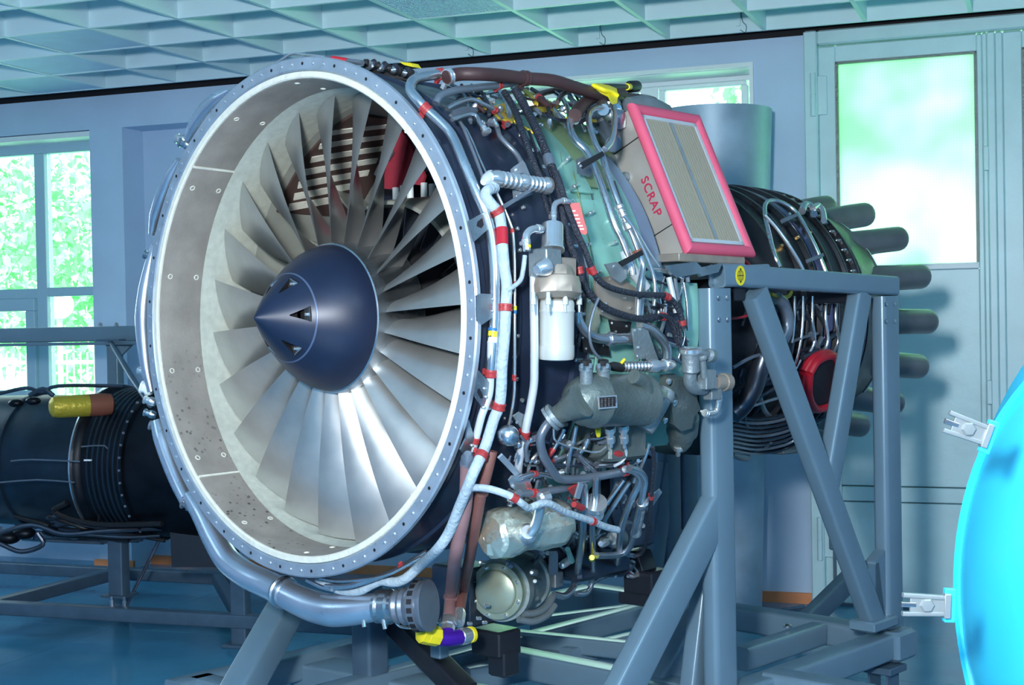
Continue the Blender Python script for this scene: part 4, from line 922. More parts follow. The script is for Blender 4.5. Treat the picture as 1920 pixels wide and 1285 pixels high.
# generator: round drum facing forward with olive cover
cg = pC(968, 1103, .80); 
GX = nrm(AX - .38 * RX); GY = nrm(np.cross(GX, UX))
def drum(name, m, c, prof, seg=48, parent=None):
    b = MB(); b.lathe(c, GX, prof, seg, cap=True); return b.build(name, m, parent or eng)
c_ = pC(930, 1110, .82)
gd = drum('generator', 'gencast', c_, [(.03, .075), (.032, .096), (.07, .096), (.075, .088), (.20, .086), (.205, .094), (.225, .094), (.23, .07), (.30, .06)])
drum('generator_cover', 'olive_disc', c_, [(-.012, .001), (-.012, .058), (-.008, .064), (0, .066), (.002, .084), (.012, .086), (.028, .086), (.03, .07)], parent=gd)
for k in range(8):
    ph = math.radians(k * 45 + 20); P = c_ + .076 * (math.cos(ph) * UX + math.sin(ph) * GY); b = MB(); b.lathe(P, -GX, [(-.004, .0055), (.005, .0055), (.007, .003), (.007, .0004)], 8, cap=True); b.build('cover_bolt', 'bright', gd)
for i, (x_, y_, w_) in enumerate(((1000, 1074, 12), (1006, 1090, 14), (1006, 1104, 12), (1003, 1122, 12), (903, 1055, 7), (897, 1160, 7), (908, 1168, 7), (880, 1170, 7), (912, 1136, 8))):
    turned('generator_boss', 'bright' if i > 3 else 'cast_lt', (x_ - 3, y_, .86), (x_ + 4, y_, .84), [(0, w_ * .5), (.1, w_), (1, w_)], .85, 12)
plate('gearbox_strip', 'tube_dark', [(1030, 1034), (1044, 1034), (1044, 1074), (1028, 1074)], .85, .008)
block('gearbox_block', 'cast_lt', 1040, 1086, 24, 30, 24, .84)
pipe('gearbox_pipe', 'cast_lt', .83, 15, [(980, 1152), (1005, 1150), (1024, 1138), (1036, 1120)])
pipe('gearbox_pipe', 'cast_lt', .80, 13, [(972, 1162), (1000, 1166), (1026, 1154), (1040, 1136)])
turned('gearbox_plug', 'bright', (1051, 1062, .84), (1066, 1052, .83), [(0, 8), (.1, 14), (.5, 16), (1, 16)], .84, 10); turned('teal_fitting', 'green', (1064, 1030), (1072, 1052), [(0, 10), (1, 12)], .84, 10)
turned('lower_actuator', 'tube_dark', (1118, 1066), (1182, 1064), [(0, 30), (.05, 36), (.7, 36), (.8, 26), (1, 16)], .80, 20)
turned('round_cover', 'bright', (1126, 1020, .85), (1134, 1016, .84), [(0, 10), (.3, 18), (1, 20)], .84, 14)
turned('round_cover', 'cast_lt', (1148, 1010, .82), (1160, 1010, .81), [(0, 24), (.2, 36), (1, 38)], .81, 18)
pipe('wiring_harness', 'harness', .82, 9, [(1176, 1040), (1192, 1044), (1210, 1052), (1218, 1064), (1216, 1082), (1212, 1102)])
pipe('wiring_harness', 'harness', .81, 6, [(1184, 1052), (1200, 1060), (1214, 1064)])
# accessory gearbox mass and dark innards
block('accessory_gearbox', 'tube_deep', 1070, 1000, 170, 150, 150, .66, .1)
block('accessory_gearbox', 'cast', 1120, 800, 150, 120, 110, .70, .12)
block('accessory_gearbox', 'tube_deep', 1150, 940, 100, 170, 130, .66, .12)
rs = np.random.RandomState(11)
for k in range(95):
    x0, y0 = rs.uniform(960, 1210), rs.uniform(820, 1090)
    a = rs.uniform(-.6, .6) + (math.pi / 2 if rs.rand() < .6 else 0); L = rs.uniform(35, 90)
    q = [(x0 + t * L * math.cos(a) + rs.uniform(-9, 9), y0 + t * L * math.sin(a) + rs.uniform(-9, 9)) for t in (-.5, -.2, .2, .5)]
    q = [(min(max(x, 955), 1205), min(max(y, 815), 1080)) for x, y in q]
    pipe('small_line', ['tube_dark', 'tube', 'tube_deep', 'braid', 'bright'][k % 5], rs.uniform(.755, .80), rs.uniform(4, 10), q, [(q[1][0], q[1][1], 9)] if k % 6 == 0 else (), seg=8)
for k in range(60):
    x0, y0 = rs.uniform(950, 1200), rs.uniform(820, 1085); A_ = pC(x0, y0, rs.uniform(.77, .81)); k_ = depth(A_) / FPX; d = nrm(rs.normal(size=3)); w_ = rs.uniform(3, 7)
    b = MB(); b.lathe(A_, d, [(-9 * k_, w_ * .6 * k_), (-6 * k_, w_ * k_), (2 * k_, w_ * k_), (3 * k_, w_ * .6 * k_), (9 * k_, w_ * .6 * k_)], 8, cap=True); b.build('small_fitting', ['bright', 'tube', 'tube_dark', 'cast_lt'][k % 4], eng)
for k in range(26):     # connectors on upper case
    x0 = rs.uniform(850, 1120); y0 = 165 + (x0 - 850) * .08 + rs.uniform(0, 60); A_ = pC(x0, y0, .73); k_ = depth(A_) / FPX; d = nrm(rs.normal(size=3)); w_ = rs.uniform(3, 6)
    b = MB(); b.lathe(A_, d, [(-9 * k_, w_ * .6 * k_), (-6 * k_, w_ * k_), (2 * k_, w_ * k_), (3 * k_, w_ * .6 * k_), (9 * k_, w_ * .6 * k_)], 8, cap=True); b.build('small_fitting', ['bright', 'tube', 'tube_dark', 'braid'][k % 4], eng)
for k in range(16):     # along navy case around the filter
    x0, y0 = rs.uniform(955, 985), 350 + k * 40; A_ = pC(x0, y0, .705); k_ = depth(A_) / FPX
    b = MB(); b.lathe(A_, nrm(A_ - E0 - ((A_ - E0) @ AX) * AX), [(0, 4 * k_), (5 * k_, 4 * k_), (6 * k_, 2 * k_)], 8, cap=True); b.build('case_bolt', 'bright', eng)
# brown hoses and their end fittings
hb = pipe('drain_hose', 'hose_lt', .82, 26, [(876, 868, .76), (875, 905, .77), (872, 950, .79), (862, 1000, .81), (853, 1050), (846, 1110), (841, 1160)], [(845, 1120, 5, 'hose_lt')], seg=16)
turned('hose_collar', 'tube_dark', (877, 850, .76), (877, 874, .76), [(0, 14), (.3, 26), (.6, 26), (.7, 30), (1, 30)], .76, 16, parent=hb)
pipe('drain_hose', 'hose_br', .80, 22, [(922, 846, .77), (914, 880, .78), (900, 935, .79), (890, 990), (880, 1050), (870, 1100), (862, 1146)], [(903, 925, 5, 'hose_br')], seg=16)
turned('hose_nut', 'bright', (840, 1158), (839, 1184), [(0, 26), (.2, 34), (.6, 34), (.62, 28), (1, 28)], .82, 8); turned('hose_nut', 'bright', (862, 1144), (858, 1170), [(0, 20), (.3, 26), (1, 26)], .80, 8)
pipe('purple_elbow', 'purple', .82, 30, [(822, 1196), (840, 1198), (862, 1195)], lab='purple anodised elbow'); turned('purple_neck', 'purple', (839, 1184), (840, 1200), [(0, 26), (1, 28)], .82, 14)
turned('yellow_cap', 'yellow', (786, 1188), (822, 1194), [(0, 24), (.08, 36), (.35, 38), (.36, 34), (.4, 38), (.95, 38), (1, 30)], .82, 8)
turned('hose_coupling', 'bright', (860, 1195), (884, 1190), [(0, 26), (.1, 32), (.6, 32), (.65, 28), (1, 28)], .82, 16); turned('yellow_ring', 'yellow', (880, 1191), (885, 1190), [(0, 31), (1, 31)], .82, 16)
# pneumatic ducts on the far/left side and underneath
def sduct(name, m, w, pts, clamps=(), radii=None):
    P = [pS(*q) for q in pts]; r = px2m(P[len(P) // 2], w) / 2; b = MB(); b.tube(P, r, 20, 5, radii=radii and [px2m(P[i], radii[i]) / 2 for i in range(len(P))]); o = b.build(name, m, eng)
    return o
big = sduct('pneumatic_duct', 'duct', 52, [(358, 930, .06), (380, 965, .06), (402, 1010, .06), (428, 1052, .06), (462, 1078, .06), (500, 1096, .07), (532, 1112, .07), (560, 1126, .08), (590, 1138, .09), (625, 1145, .10), (665, 1144, .12), (712, 1138, .15)], radii=[36, 42, 46, 48, 50, 52, 52, 56, 60, 62, 58, 52])
for (x, y, x2, y2, s_) in ((526, 1108, 538, 1114, .072),):
    A_, B_ = pS(x, y, s_), pS(x2, y2, s_); k = depth(A_) / FPX / 2; b = MB(); L = np.linalg.norm(B_ - A_); b.lathe(A_, B_ - A_, [(0, 50 * k), (0, 60 * k), (L * .3, 62 * k), (L * .45, 56 * k), (L * .55, 56 * k), (L * .7, 62 * k), (L, 60 * k), (L, 50 * k)], 24); b.build('duct_flange', 'metal', big)
vb = MB(); A_, B_ = pS(706, 1138, .15), pS(742, 1138, .17); k = depth(A_) / FPX / 2; L = np.linalg.norm(B_ - A_)
vb.lathe(A_, B_ - A_, [(0, 50 * k), (.05 * L, 62 * k), (.2 * L, 62 * k), (.3 * L, 56 * k), (.4 * L, 66 * k), (.75 * L, 66 * k), (.85 * L, 58 * k), (L, 58 * k)], 28); vb.build('band_clamp', 'metal', big)
bw = MB(); A_, B_ = pS(740, 1138, .17), pS(805, 1136, .21); k = depth(A_) / FPX / 2; L = np.linalg.norm(B_ - A_)
bw.lathe(A_, B_ - A_, [(0, 58 * k), (.1 * L, 66 * k), (.2 * L, 60 * k), (.3 * L, 72 * k), (.4 * L, 68 * k), (.55 * L, 84 * k), (.6 * L, 92 * k), (.8 * L, 94 * k), (.82 * L, 88 * k), (.95 * L, 96 * k), (L, 96 * k), (L, 30 * k)], 36, cap=True); bo = bw.build('starter_housing', 'tube_dark', eng)
for i in range(18):
    a = i * 20 * math.pi / 180; d = nrm(B_ - A_); x, y = perp(d); b = MB(); rr = 94 * k; q = math.cos(a) * x + math.sin(a) * y
    b.box(A_ + d * L * .71 + q * rr, (d, np.cross(d, q), q), (L * .07, rr * .10, .002)); b.build('vent_slot', 'ink', bo)
block('gearbox_body', 'tube_deep', 872, 1112, 100, 110, 80, ('s', .60), .1)
pipe('starter_line', 'tube', .80, 5, [(742, 1168), (752, 1176), (772, 1178), (790, 1172)])
turned('clamp_bolt', 'bright', (716, 1150, 's', .13), (722, 1180, 's', .13), [(0, 5), (.5, 8), (1, 8)], .8, 8); turned('clamp_bolt', 'bright', (681, 1160, 's', .11), (683, 1176, 's', .11), [(0, 5), (.5, 8), (1, 8)], .8, 8)
# smaller duct that follows the left rim
sduct('rim_duct', 'duct', 30, [(352, 940, .05), (335, 905, .05), (318, 862, .05), (304, 820, .05), (296, 790, .05)], radii=[30, 32, 34, 34, 28])
sduct('rim_duct', 'duct', 26, [(284, 735, .05), (275, 690, .045), (270, 640, .04), (268, 594, .035), (272, 545, .04), (280, 500, .045), (290, 460, .05)], radii=[16, 22, 28, 30, 26, 20, 12])
sduct('rim_duct', 'duct', 24, [(284, 440, .05), (292, 405, .05), (304, 370, .05), (320, 330, .05), (336, 300, .05)], radii=[12, 24, 28, 26, 14])
sduct('rim_duct', 'duct', 30, [(352, 262, .05), (366, 238, .05), (388, 208, .05), (410, 186, .05), (432, 170, .05)], radii=[16, 30, 36, 32, 14])
for (x, y, r_, m_) in ((340, 262, 11, 'bright'), (346, 270, 10, 'metal'), (280, 480, 9, 'metal'), (268, 697, 8, 'bright'), (274, 728, 13, 'white'), (280, 752, 9, 'bright'), (280, 776, 8, 'metal'), (290, 800, 10, 'tube_dark'), (352, 942, 16, 'tube_dark'), (268, 560, 7, 'tube_dark')):
    A_ = pS(x, y, .05); k = depth(A_) / FPX; b = MB(); d = nrm(_R * -1 + _U * .3); b.lathe(A_ - d * .02, d, [(0, r_ * .8 * k), (.008, r_ * k), (.018, r_ * k), (.02, r_ * .75 * k), (.03, r_ * .75 * k), (.031, r_ * .95 * k), (.038, r_ * .9 * k)], 10, cap=True); b.build('rim_fitting', m_, eng)
for (pts, w) in (([(600, 1085, 's', .05), (640, 1090, 's', .06), (720, 1080, 's', .1), (790, 1045, 's', .15)], 7), ([(610, 1100, 's', .05), (660, 1098, 's', .07), (740, 1070, 's', .12), (800, 1035, 's', .16)], 10), ([(575, 1088, 's', .04), (600, 1100, 's', .05), (622, 1106, 's', .05)], 8)):
    pipe('belly_line', 'tube', .75, w, pts, [(746, 1062, 10)] if w == 10 else ())
# ------------------------------------------------------------------ heat exchanger box
s0, s1 = .9, 1.252
TLp, BLp = np.array([.484, .638]), np.array([.693, .180])
tv = (BLp - TLp) / np.linalg.norm(BLp - TLp); nv = np.array([-tv[1], tv[0]]); 
if nv[0] < 0: nv = -nv
T3 = tv[0] * RX + tv[1] * UX; N3 = nv[0] * RX + nv[1] * UX; LB = np.linalg.norm(BLp - TLp)
def HX(s, t, n): return EL(TLp[0], 0, TLp[1]) + s * AX + t * T3 + n * N3
hx = MB()
hx.rings([[HX(s0 + e, t0, -.006), HX(s1 - e, t0, -.006), HX(s1 - e, t1, -.006), HX(s0 + e, t1, -.006)] for e, t0, t1 in ((.012, .012, LB - .012),)] +
         [[HX(s0 + .012, .0, -.12), HX(s1 - .012, .0, -.12), HX(s1 - .012, LB - .01, -.12), HX(s0 + .012, LB - .01, -.12)]])
hxo = hx.build('heat_exchanger', 'boxmetal', eng, smooth=False)
fr = [HX(s0 + .017, .017, 0), HX(s1 - .017, .017, 0), HX(s1 - .017, LB - .017, 0), HX(s0 + .017, LB - .017, 0)]
for i in range(4):
    A_, B_ = fr[i], fr[(i + 1) % 4]; b = MB(); d = nrm(B_ - A_); o_ = nrm(np.cross(d, N3)); R_ = []
    nx = nrm(fr[(i + 2) % 4] - B_); pv = nrm(fr[i - 1] - A_)
    for P, mt in ((A_, -1), (B_, 1)):
        R_.append([P + (d * mt * (-.018 * math.cos(a) * (1 if (pv @ o_) * 1 > 0 else -1))) + o_ * .018 * math.cos(a) + N3 * .018 * math.sin(a) for a in np.linspace(0, 2 * math.pi, 16, endpoint=False)])
    b.rings(R_); b.build('seal_side', 'pink', hxo)
for (a0, b0_, c0, d0) in ((s0 + .002, s0 + .010, 0, LB), (s1 - .010, s1 - .002, 0, LB)):
    b = MB(); b.prism([HX(a0, c0, -.008), HX(b0_, c0, -.008), HX(b0_, d0, -.008), HX(a0, d0, -.008)], N3 * .004); b.build('seal_channel', 'bright', hxo)
i0, i1, j0, j1 = s0 + .036, s1 - .036, .036, LB - .036
for (a, b_, c, d_) in ((i0, i0 + .012, j0, j1), (i1 - .012, i1, j0, j1), (i0, i1, j0, j0 + .012), (i0, i1, j1 - .012, j1)):
    b = MB(); b.prism([HX(a, c, -.004), HX(b_, c, -.004), HX(b_, d_, -.004), HX(a, d_, -.004)], N3 * .012); b.build('inner_frame', 'white_tube', hxo, smooth=False)
nf = 19
for k in range(nf):
    s_ = i0 + .014 + (i1 - i0 - .028) * (k + .5) / nf; mid = k == 9
    b = MB(); b.box(HX(s_, LB / 2, -.002), (AX, T3, N3), (.0040 if not mid else .0055, (j1 - j0) / 2 - .012, .008 if not mid else .010)); b.build('core_fin', 'bright' if mid else 'fin', hxo, smooth=False)
b = MB(); b.prism([HX(i0, j0, -.007), HX(i1, j0, -.007), HX(i1, j1, -.007), HX(i0, j1, -.007)], N3 * .001); b.build('core_backing', 'ink', hxo, smooth=False)
for (t_,) in ((.06,), (.19,), (.33,), (.46,)):
    b = MB(); P = HX(s0 + .006, t_, -.108); b.lathe(P, -AX, [(-.01, .016), (.004, .016), (.006, .010), (.014, .010), (.015, .004)], 12, cap=True); b.build('mount_lug', 'cast_lt', hxo)
for t_ in (.105, .40):
    b = MB(); b.box(HX(s0 + .010, t_, -.063), (N3, T3, AX), (.056, .0008, .003)); b.build('panel_seam', 'ink', hxo)
b = MB(); b.prism([HX(s0 + .004, .0, -.118), HX(s0 + .004, LB, -.118), HX(s0 + .004, LB, -.135), HX(s0 + .004, 0, -.135)], AX * .3); b.build('rear_flange', 'cast_lt', hxo, smooth=False)
# stencilled word on the forward side of the box
def text_obj(txt, size, m, parent, X, Y, Zv, org, ext=.0006, name='stencil_text'):
    cu = bpy.data.curves.new('txt', 'FONT'); cu.body = txt; cu.size = size; cu.extrude = ext; cu.align_x = 'CENTER'; cu.align_y = 'CENTER'; cu.space_character = 1.15; cu.offset = size * .012
    to = bpy.data.objects.new('txt', cu); COL.objects.link(to); dg = bpy.context.evaluated_depsgraph_get(); me = bpy.data.meshes.new_from_object(to.evaluated_get(dg)); bpy.data.objects.remove(to)
    me.name = name; me.materials.clear(); me.materials.append(M[m]); o = bpy.data.objects.new(name, me); COL.objects.link(o); o.parent = parent
    mw = Matrix(((X[0], Y[0], Zv[0], org[0]), (X[1], Y[1], Zv[1], org[1]), (X[2], Y[2], Zv[2], org[2]), (0, 0, 0, 1)))
    o.matrix_local = Matrix([list(root_of(parent)['_mi'])[i * 4:i * 4 + 4] for i in range(4)]) @ mw; return o
tx = T3; tz = -AX; ty = np.cross(tz, tx)
text_obj('SCRAP', .040, 'text_red', hxo, tx, ty, tz, HX(s0 + .0105, .288, -.050))
b = MB(); b.box(pR(1296, 488, .62), (AX, UX, RX), (.17, .012, .08), .003); b.build('exchanger_tray', 'bronze', eng)
for i, q in enumerate((((1240, 500), (1300, 492), (1320, 512), (1262, 522)), ((1300, 505), (1350, 494), (1342, 512), (1310, 520)))):
    plate('tray_bracket', 'metal', list(q), .74, .01)
pipe('tray_strut', 'white_tube', .74, 11, [(1254, 520), (1262, 556), (1268, 586)]); pipe('tray_strut', 'tube', .73, 6, [(1282, 530), (1288, 570), (1290, 620)])
b = MB(); b.tube([HX(.96, -.03, -.04), HX(1.05, -.035, -.04), HX(1.16, -.03, -.05)], .03, 14, radii=[.022, .036, .03]); b.build('bleed_valve', 'cast_lt', eng)
b = MB(); b.tube([HX(.86, .0, -.06), HX(.885, .02, -.05), HX(.90, .05, -.06)], .03, 14, radii=[.02, .034, .02]); b.build('bleed_valve', 'metal', eng)
# dark frames behind the box (edge of nacelle bulkhead)
# ------------------------------------------------------------------ core pipework (aft, near side)
for (x, m_) in ((1490, 'tube'), (1506, 'tube'), (1524, 'tube'), (1549, 'bright'), (1568, 'tube')):
    pipe('core_pipe', m_, .535, 6, [(x, 556), (x - 1, 600), (x + (3 if x > 1520 else -5), 640), (x - 12, 672), (x - 22, 700), (x - 28, 730)], seg=10)
lo = pipe('core_pipe', 'tube', .56, 8, [(1462, 500), (1452, 478), (1440, 430), (1434, 400), (1436, 382), (1448, 376), (1470, 382), (1492, 398), (1512, 430), (1532, 470), (1548, 510), (1556, 530)], seg=10)
pipe('core_pipe', 'tube', .57, 8, [(1434, 404), (1454, 426), (1476, 456), (1496, 488), (1508, 512)], seg=10)
plate('pipe_tie', 'tube_dark', [(1462, 414), (1492, 402), (1494, 407), (1466, 420)], .575, .008, bolts=[(1480, 402)]); plate('pipe_tie', 'tube_dark', [(1510, 488), (1540, 476), (1542, 482), (1512, 494)], .575, .008)
pipe('core_pipe', 'tube', .55, 14, [(1504, 396), (1510, 384), (1520, 388), (1526, 402)], seg=12); pipe('core_pipe', 'bright', .56, 12, [(1524, 392), (1534, 386), (1542, 396), (1545, 414)], seg=12)
for (x, y) in ((1440, 440), (1443, 450), (1446, 460), (1448, 470)): turned('bright_stud', 'bright', (x, y), (x + 3, y - 1), [(0, 5), (1, 5)], .56, 8)
for (x, y) in ((1449, 470), (1463, 462), (1474, 456), (1493, 447), (1516, 438)): turned('brass_stud', 'brass', (x, y), (x + 4, y - 2), [(0, 6), (1, 6)], .53, 8)
for k in range(46):
    x0, y0 = rs.uniform(1372, 1560), rs.uniform(560, 800)
    L = rs.uniform(30, 80); a = rs.choice([1.2, 1.7, -.45, 2.0]); q = [(x0 + t * L * math.cos(a) + rs.uniform(-6, 6), y0 + t * L * math.sin(a) + rs.uniform(-6, 6)) for t in (-.5, 0, .5)]
    pipe('core_line', ['tube_deep', 'tube_dark', 'tube_deep', 'braid'][k % 4], rs.uniform(.50, .54), rs.uniform(4, 12), q, seg=8)
for k in range(9):
    yy = 780 + k * 8
    pipe('belly_core_line', ['tube_deep', 'tube_dark', 'tube_deep'][k % 3], .53, 7, [(1372, yy, .53 + .005 * k), (1420, yy + 6, .53), (1470, yy - 2, .53), (1520, yy - 26, .53)], seg=8)
pipe('core_duct', 'tube_deep', .56, 36, [(1440, 645), (1425, 690), (1412, 730), (1392, 762), (1374, 778)], seg=16)
pipe('core_pipe', 'tube_dark', .56, 7, [(1374, 690), (1410, 670), (1450, 660)], seg=8); pipe('core_pipe', 'tube', .57, 6, [(1410, 762), (1440, 752), (1470, 744)], seg=8)
pipe('core_duct', 'tube_dark', .55, 26, [(1456, 560), (1470, 575), (1476, 610), (1466, 640)], seg=14)
pipe('yellow_tube', 'yellow_d', .55, 7, [(1446, 552), (1462, 558), (1478, 556), (1484, 548)], seg=10, lab='small yellow pipe'); pipe('red_tube', 'redp', .56, 5, [(1368, 598), (1386, 596), (1402, 592)], seg=8)
pipe('red_tube', 'redp', .56, 9, [(1382, 480), (1398, 492), (1406, 500)], seg=8)
turned('bleed_stub', 'tube_deep', (1372, 850), (1400, 858), [(0, 12), (.5, 20), (1, 16)], .53, 12)
pipe('belly_core_line', 'tube_dark', .53, 5, [(1374, 848), (1400, 850), (1430, 842), (1446, 830)], seg=8)
b = MB(); A_, B_ = pC(1470, 842, .50), pC(1474, 828, .50); b.box((A_ + B_) / 2, (RX, AX, UX), (.05, .09, .03), .005); b.build('rear_mount_pad', 'cast', eng)
# red edged inspection opening
pts_ = [(1518, 700), (1532, 678), (1552, 668), (1566, 670), (1572, 690), (1568, 730), (1558, 756), (1540, 766), (1526, 764), (1516, 740)]
P = [pC(x, y, .575) for x, y in pts_]; b = MB(); b.tube(P + [P[0]], .015, 10, 4); b.build('red_seal_ring', 'redp', eng)
P2 = [pC(x - 9, y - 2, .555) for x, y in pts_]; b = MB(); b.tube(P2 + [P2[0]], .020, 10, 4); b.build('red_seal_ring', 'redp', eng)
b = MB(); b.prism(P, (RX * -.01)); b.build('inspection_cavity', 'ink', eng, smooth=False)
for a in ((.62, 1.18), (.62, 1.9)):   # engine mounts reaching to the stand rail
    b = MB(); b.beam(EL(.42, a[1], .08), EL(.69, a[1], .08), UX, .035, .03, .006); b.build('mount_trunnion', 'blackpaint', eng)
    b = MB(); b.beam(EL(-.42, a[1], .08), EL(-.69, a[1], .08), UX, .035, .03, .006); b.build('mount_trunnion', 'blackpaint', eng)

# hanging things on the engine
tg_ = thing('warning_tag', 'red warning tag hanging beside the green cowl panel', 'tag', Matrix.Translation(pC(1082, 436, .80)))
c = pC(1082, 410, .80); n = nrm(-_F); b = MB()
def onp(x, y, off=0): d = ray(x, y); return CO + d * (((c - CO) @ n + off) / (d @ n))
b.prism([onp(*q) for q in ((1067, 384), (1072, 381), (1086, 380), (1100, 428), (1101, 437), (1098, 441), (1088, 438))], n * .002); b.build('tag_body', 'redp', tg_, smooth=False)
lw = MB()
for i, (x, y, l) in enumerate(((1076, 396, 6), (1080, 404, 8), (1082, 411, 10), (1085, 418, 6), (1088, 424, 9), (1091, 430, 8))):
    lw.prism([onp(x - l / 2, y - 1.3, .0022), onp(x + l / 2, y - 1.6, .0022), onp(x + l / 2, y + .9, .0022), onp(x - l / 2, y + 1.1, .0022)], n * .0004)
lw.build('tag_print', 'label_white', tg_, smooth=False)
b = MB(); b.tube([onp(1074, 386), onp(1070, 380), onp(1074, 374), onp(1078, 380), onp(1076, 386)], .0015, 6); b.build('tag_ring', 'bright', tg_)
yt = thing('cloth_tie', 'yellow cloth strip tied around the maroon hoses on top of the engine', 'cloth', Matrix.Translation(pC(1150, 190, .80)))
b = MB()
b.rings([[pC(x, y, r_) for (x, y, r_) in q] for q in ([(1108, 158, .82), (1122, 156, .82), (1124, 160, .815), (1112, 164, .815)], [(1124, 162, .825), (1142, 160, .825), (1142, 170, .82), (1128, 176, .82)], [(1136, 166, .825), (1156, 166, .825), (1154, 180, .82), (1140, 182, .82)], [(1142, 178, .825), (1159, 176, .825), (1157, 194, .82), (1147, 196, .82)])])
b.build('cloth', 'yellow', yt); pipe('knot', 'yellow', .825, 9, [(1112, 160, .825), (1130, 168, .83), (1146, 172, .83), (1158, 180, .825)], parent=yt)
b = thing('cloth_scrap', 'small yellow cloth scrap on top of the fan case near the ceiling line', 'cloth', Matrix.Translation(pS(762, 118, .3)))
bb = MB(); bb.prism([pS(*q, .3) for q in ((748, 116), (770, 118), (776, 126), (758, 122))], AX * .03); bb.build('cloth', 'yellow', b)

# ================================================================== STAND
st_m = Matrix.Translation((pR(1500, 1200, 0.0)[0], pR(1500, 1200, 0.0)[1], 0))
st = thing('engine_stand', 'grey blue welded steel stand carrying the large engine, with casters', 'stand', st_m)
GA = nrm(np.array([AX[0], AX[1], 0])); 
def bar(a, b_, hx_, hy_, name='beam', m='steel_blue', xd=RX, ext=0, rad=.012, open_end=False, parent=None):
    q = MB(); q.beam(PT(a), PT(b_), xd, hx_, hy_, rad, ext, open_end); return q.build(name, m, parent or st)
RN = .70
def vpost(px, py_top, zbot, r_, hx_=.029, hy_=.057, name='post', m='steel_blue'):
    t_ = pR(px, py_top, r_); b_ = t_.copy(); b_[2] = zbot; q = MB(); q.beam(b_, t_, RX, hx_, hy_, .018); return q.build(name, m, st)
pA = vpost(1339, 541, .30, RN)
pB = vpost(1659, 556, .40, RN)
bar((1352, 516, 'r', RN), (1672, 537, 'r', RN), .030, .034, 'top_rail')
b = MB(); b.beam(pR(1384, 516, RN), pR(1344, 518, RN), RX, .031, .035, .012, 0, True); b.build('rail_end', 'steel_blue', st)
bar((1414, 548, 'r', RN), (1638, 1168, 'r', RN), .028, .043, 'brace')
bar((1612, 550, 'r', RN), (1550, 915, 'r', RN), .027, .043, 'brace')
bar((1346, 944, 'r', RN), (1160, 1310, 'r', RN), .0285, .058, 'brace')
bar((1640, 1165, 'r', RN), (1628, 1060, 'r', RN + .0), .020, .05, 'gusset', ext=0)
P = [pR(*q, RN - .02) for q in ((1622, 1052), (1640, 1030), (1640, 1165), (1622, 1165))]; b = MB(); b.prism(P, RX * .04); b.build('gusset_plate', 'steel_blue', st, smooth=False)
for q in ((1342 + 4, 559), (1362, 559), (1343 + 4, 600), (1363, 600), (1661, 571), (1677, 571), (1661, 603), (1677, 603)):
    P = pR(q[0], q[1], RN + .029); b = MB(); b.lathe(P, RX, [(0, .0085), (.003, .0085), (.005, .006), (.005, .0005)], 6, cap=True); b.build('stand_bolt', 'metal', st)
# yellow centre of gravity sticker
c = pR(1388, 517, RN + .0305); X_, Y_ = GA, UX
def disc(c, r1, r2, m, n_, th, name='marking'):
    b = MB(); b.rings([[c + n_ * o + r1 * math.cos(a) * X_ + r2 * math.sin(a) * Y_ for a in np.linspace(0, 2 * math.pi, 28, endpoint=False)] for o in (0, th)]); return b.build(name, m, st)
sk = disc(c, .026, .030, 'yellow', RX, .0012, 'sticker')
mk = MB(); cc = c + RX * .0014
mk.box(cc, (X_, Y_, RX), (.0165, .0013, .0004)); mk.box(cc, (X_, Y_, RX), (.0010, .019, .0004))
for sx in (1, -1):
    for i in range(7):
        a = math.radians(-60 + 20 * i); a2 = math.radians(-40 + 20 * i)
        if i == 6: continue
        for rr in (.008, .0155):
            p_, q_ = cc + sx * rr * math.cos(a) * X_ + .017 * math.sin(a) * Y_, cc + sx * rr * math.cos(a2) * X_ + .017 * math.sin(a2) * Y_
            mk.box((p_ + q_) / 2, (nrm(q_ - p_), np.cross(RX, nrm(q_ - p_)), RX), (np.linalg.norm(q_ - p_) / 2, .0009, .0004))
for sy in (1, -1): mk.prism([cc + sy * .024 * Y_, cc + sy * .016 * Y_ + .0055 * X_, cc + sy * .016 * Y_ - .0055 * X_], RX * .0006)
mk.build('globe_symbol', 'ink', sk)
# base frame
cb = pR(1672, 1206, RN); b = MB(); b.box(cb, (RX, GA, ZZ), (.065, .07, .052), .012); b.build('corner_block', 'steel_blue', st)
b = MB(); b.box(pR(1638, 1168, RN + .0) + ZZ * .0, (RX, GA, ZZ), (.05, .085, .018), .006); b.build('foot_plate', 'steel_blue', st)
ZB = float(cb[2])
def gpt(r_, s_, z): P = EL(r_, s_, 0); return np.array([P[0], P[1], z])
def gbar(a, b_, hx_, hz_, name='base_beam', m='steel_blue', oe=False):
    q = MB(); A_, B_ = gpt(*a), gpt(*b_); q.beam(A_, B_, ZZ, hz_, hx_, .012, 0, oe); return q.build(name, m, st)
sC = float((cb - E0) @ AX); 
gbar((RN, sC - .06, ZB), (RN, -.05, ZB), .045, .045)          # near long beam
gbar((-RN, sC, ZB), (-RN, .05, ZB), .045, .045)                 # far long beam
gbar((RN - .06, sC + .02, ZB + .0), (-RN, sC + .02, ZB), .05, .045)   # rear cross beam
gbar((.42, 1.55, ZB), (.42, sC - .04, ZB), .035, .04); gbar((-.3, .3, ZB), (-.3, sC, ZB), .035, .04)
gbar((RN - .05, 1.05, ZB), (-RN, 1.05, ZB), .045, .045); gbar((RN + .25, .15, ZB - .0), (-RN, .15, ZB), .045, .045)
gbar((RN - .3, 1.02, ZB - .02), (RN + .02, 1.02, ZB - .02), .06, .06)
b = MB(); b.beam(gpt(RN + .0, 1.30, ZB), gpt(RN + .34, 1.30, ZB), ZZ, .055, .05, .012, 0, True); b.build('fork_tube', 'steel_blue', st)
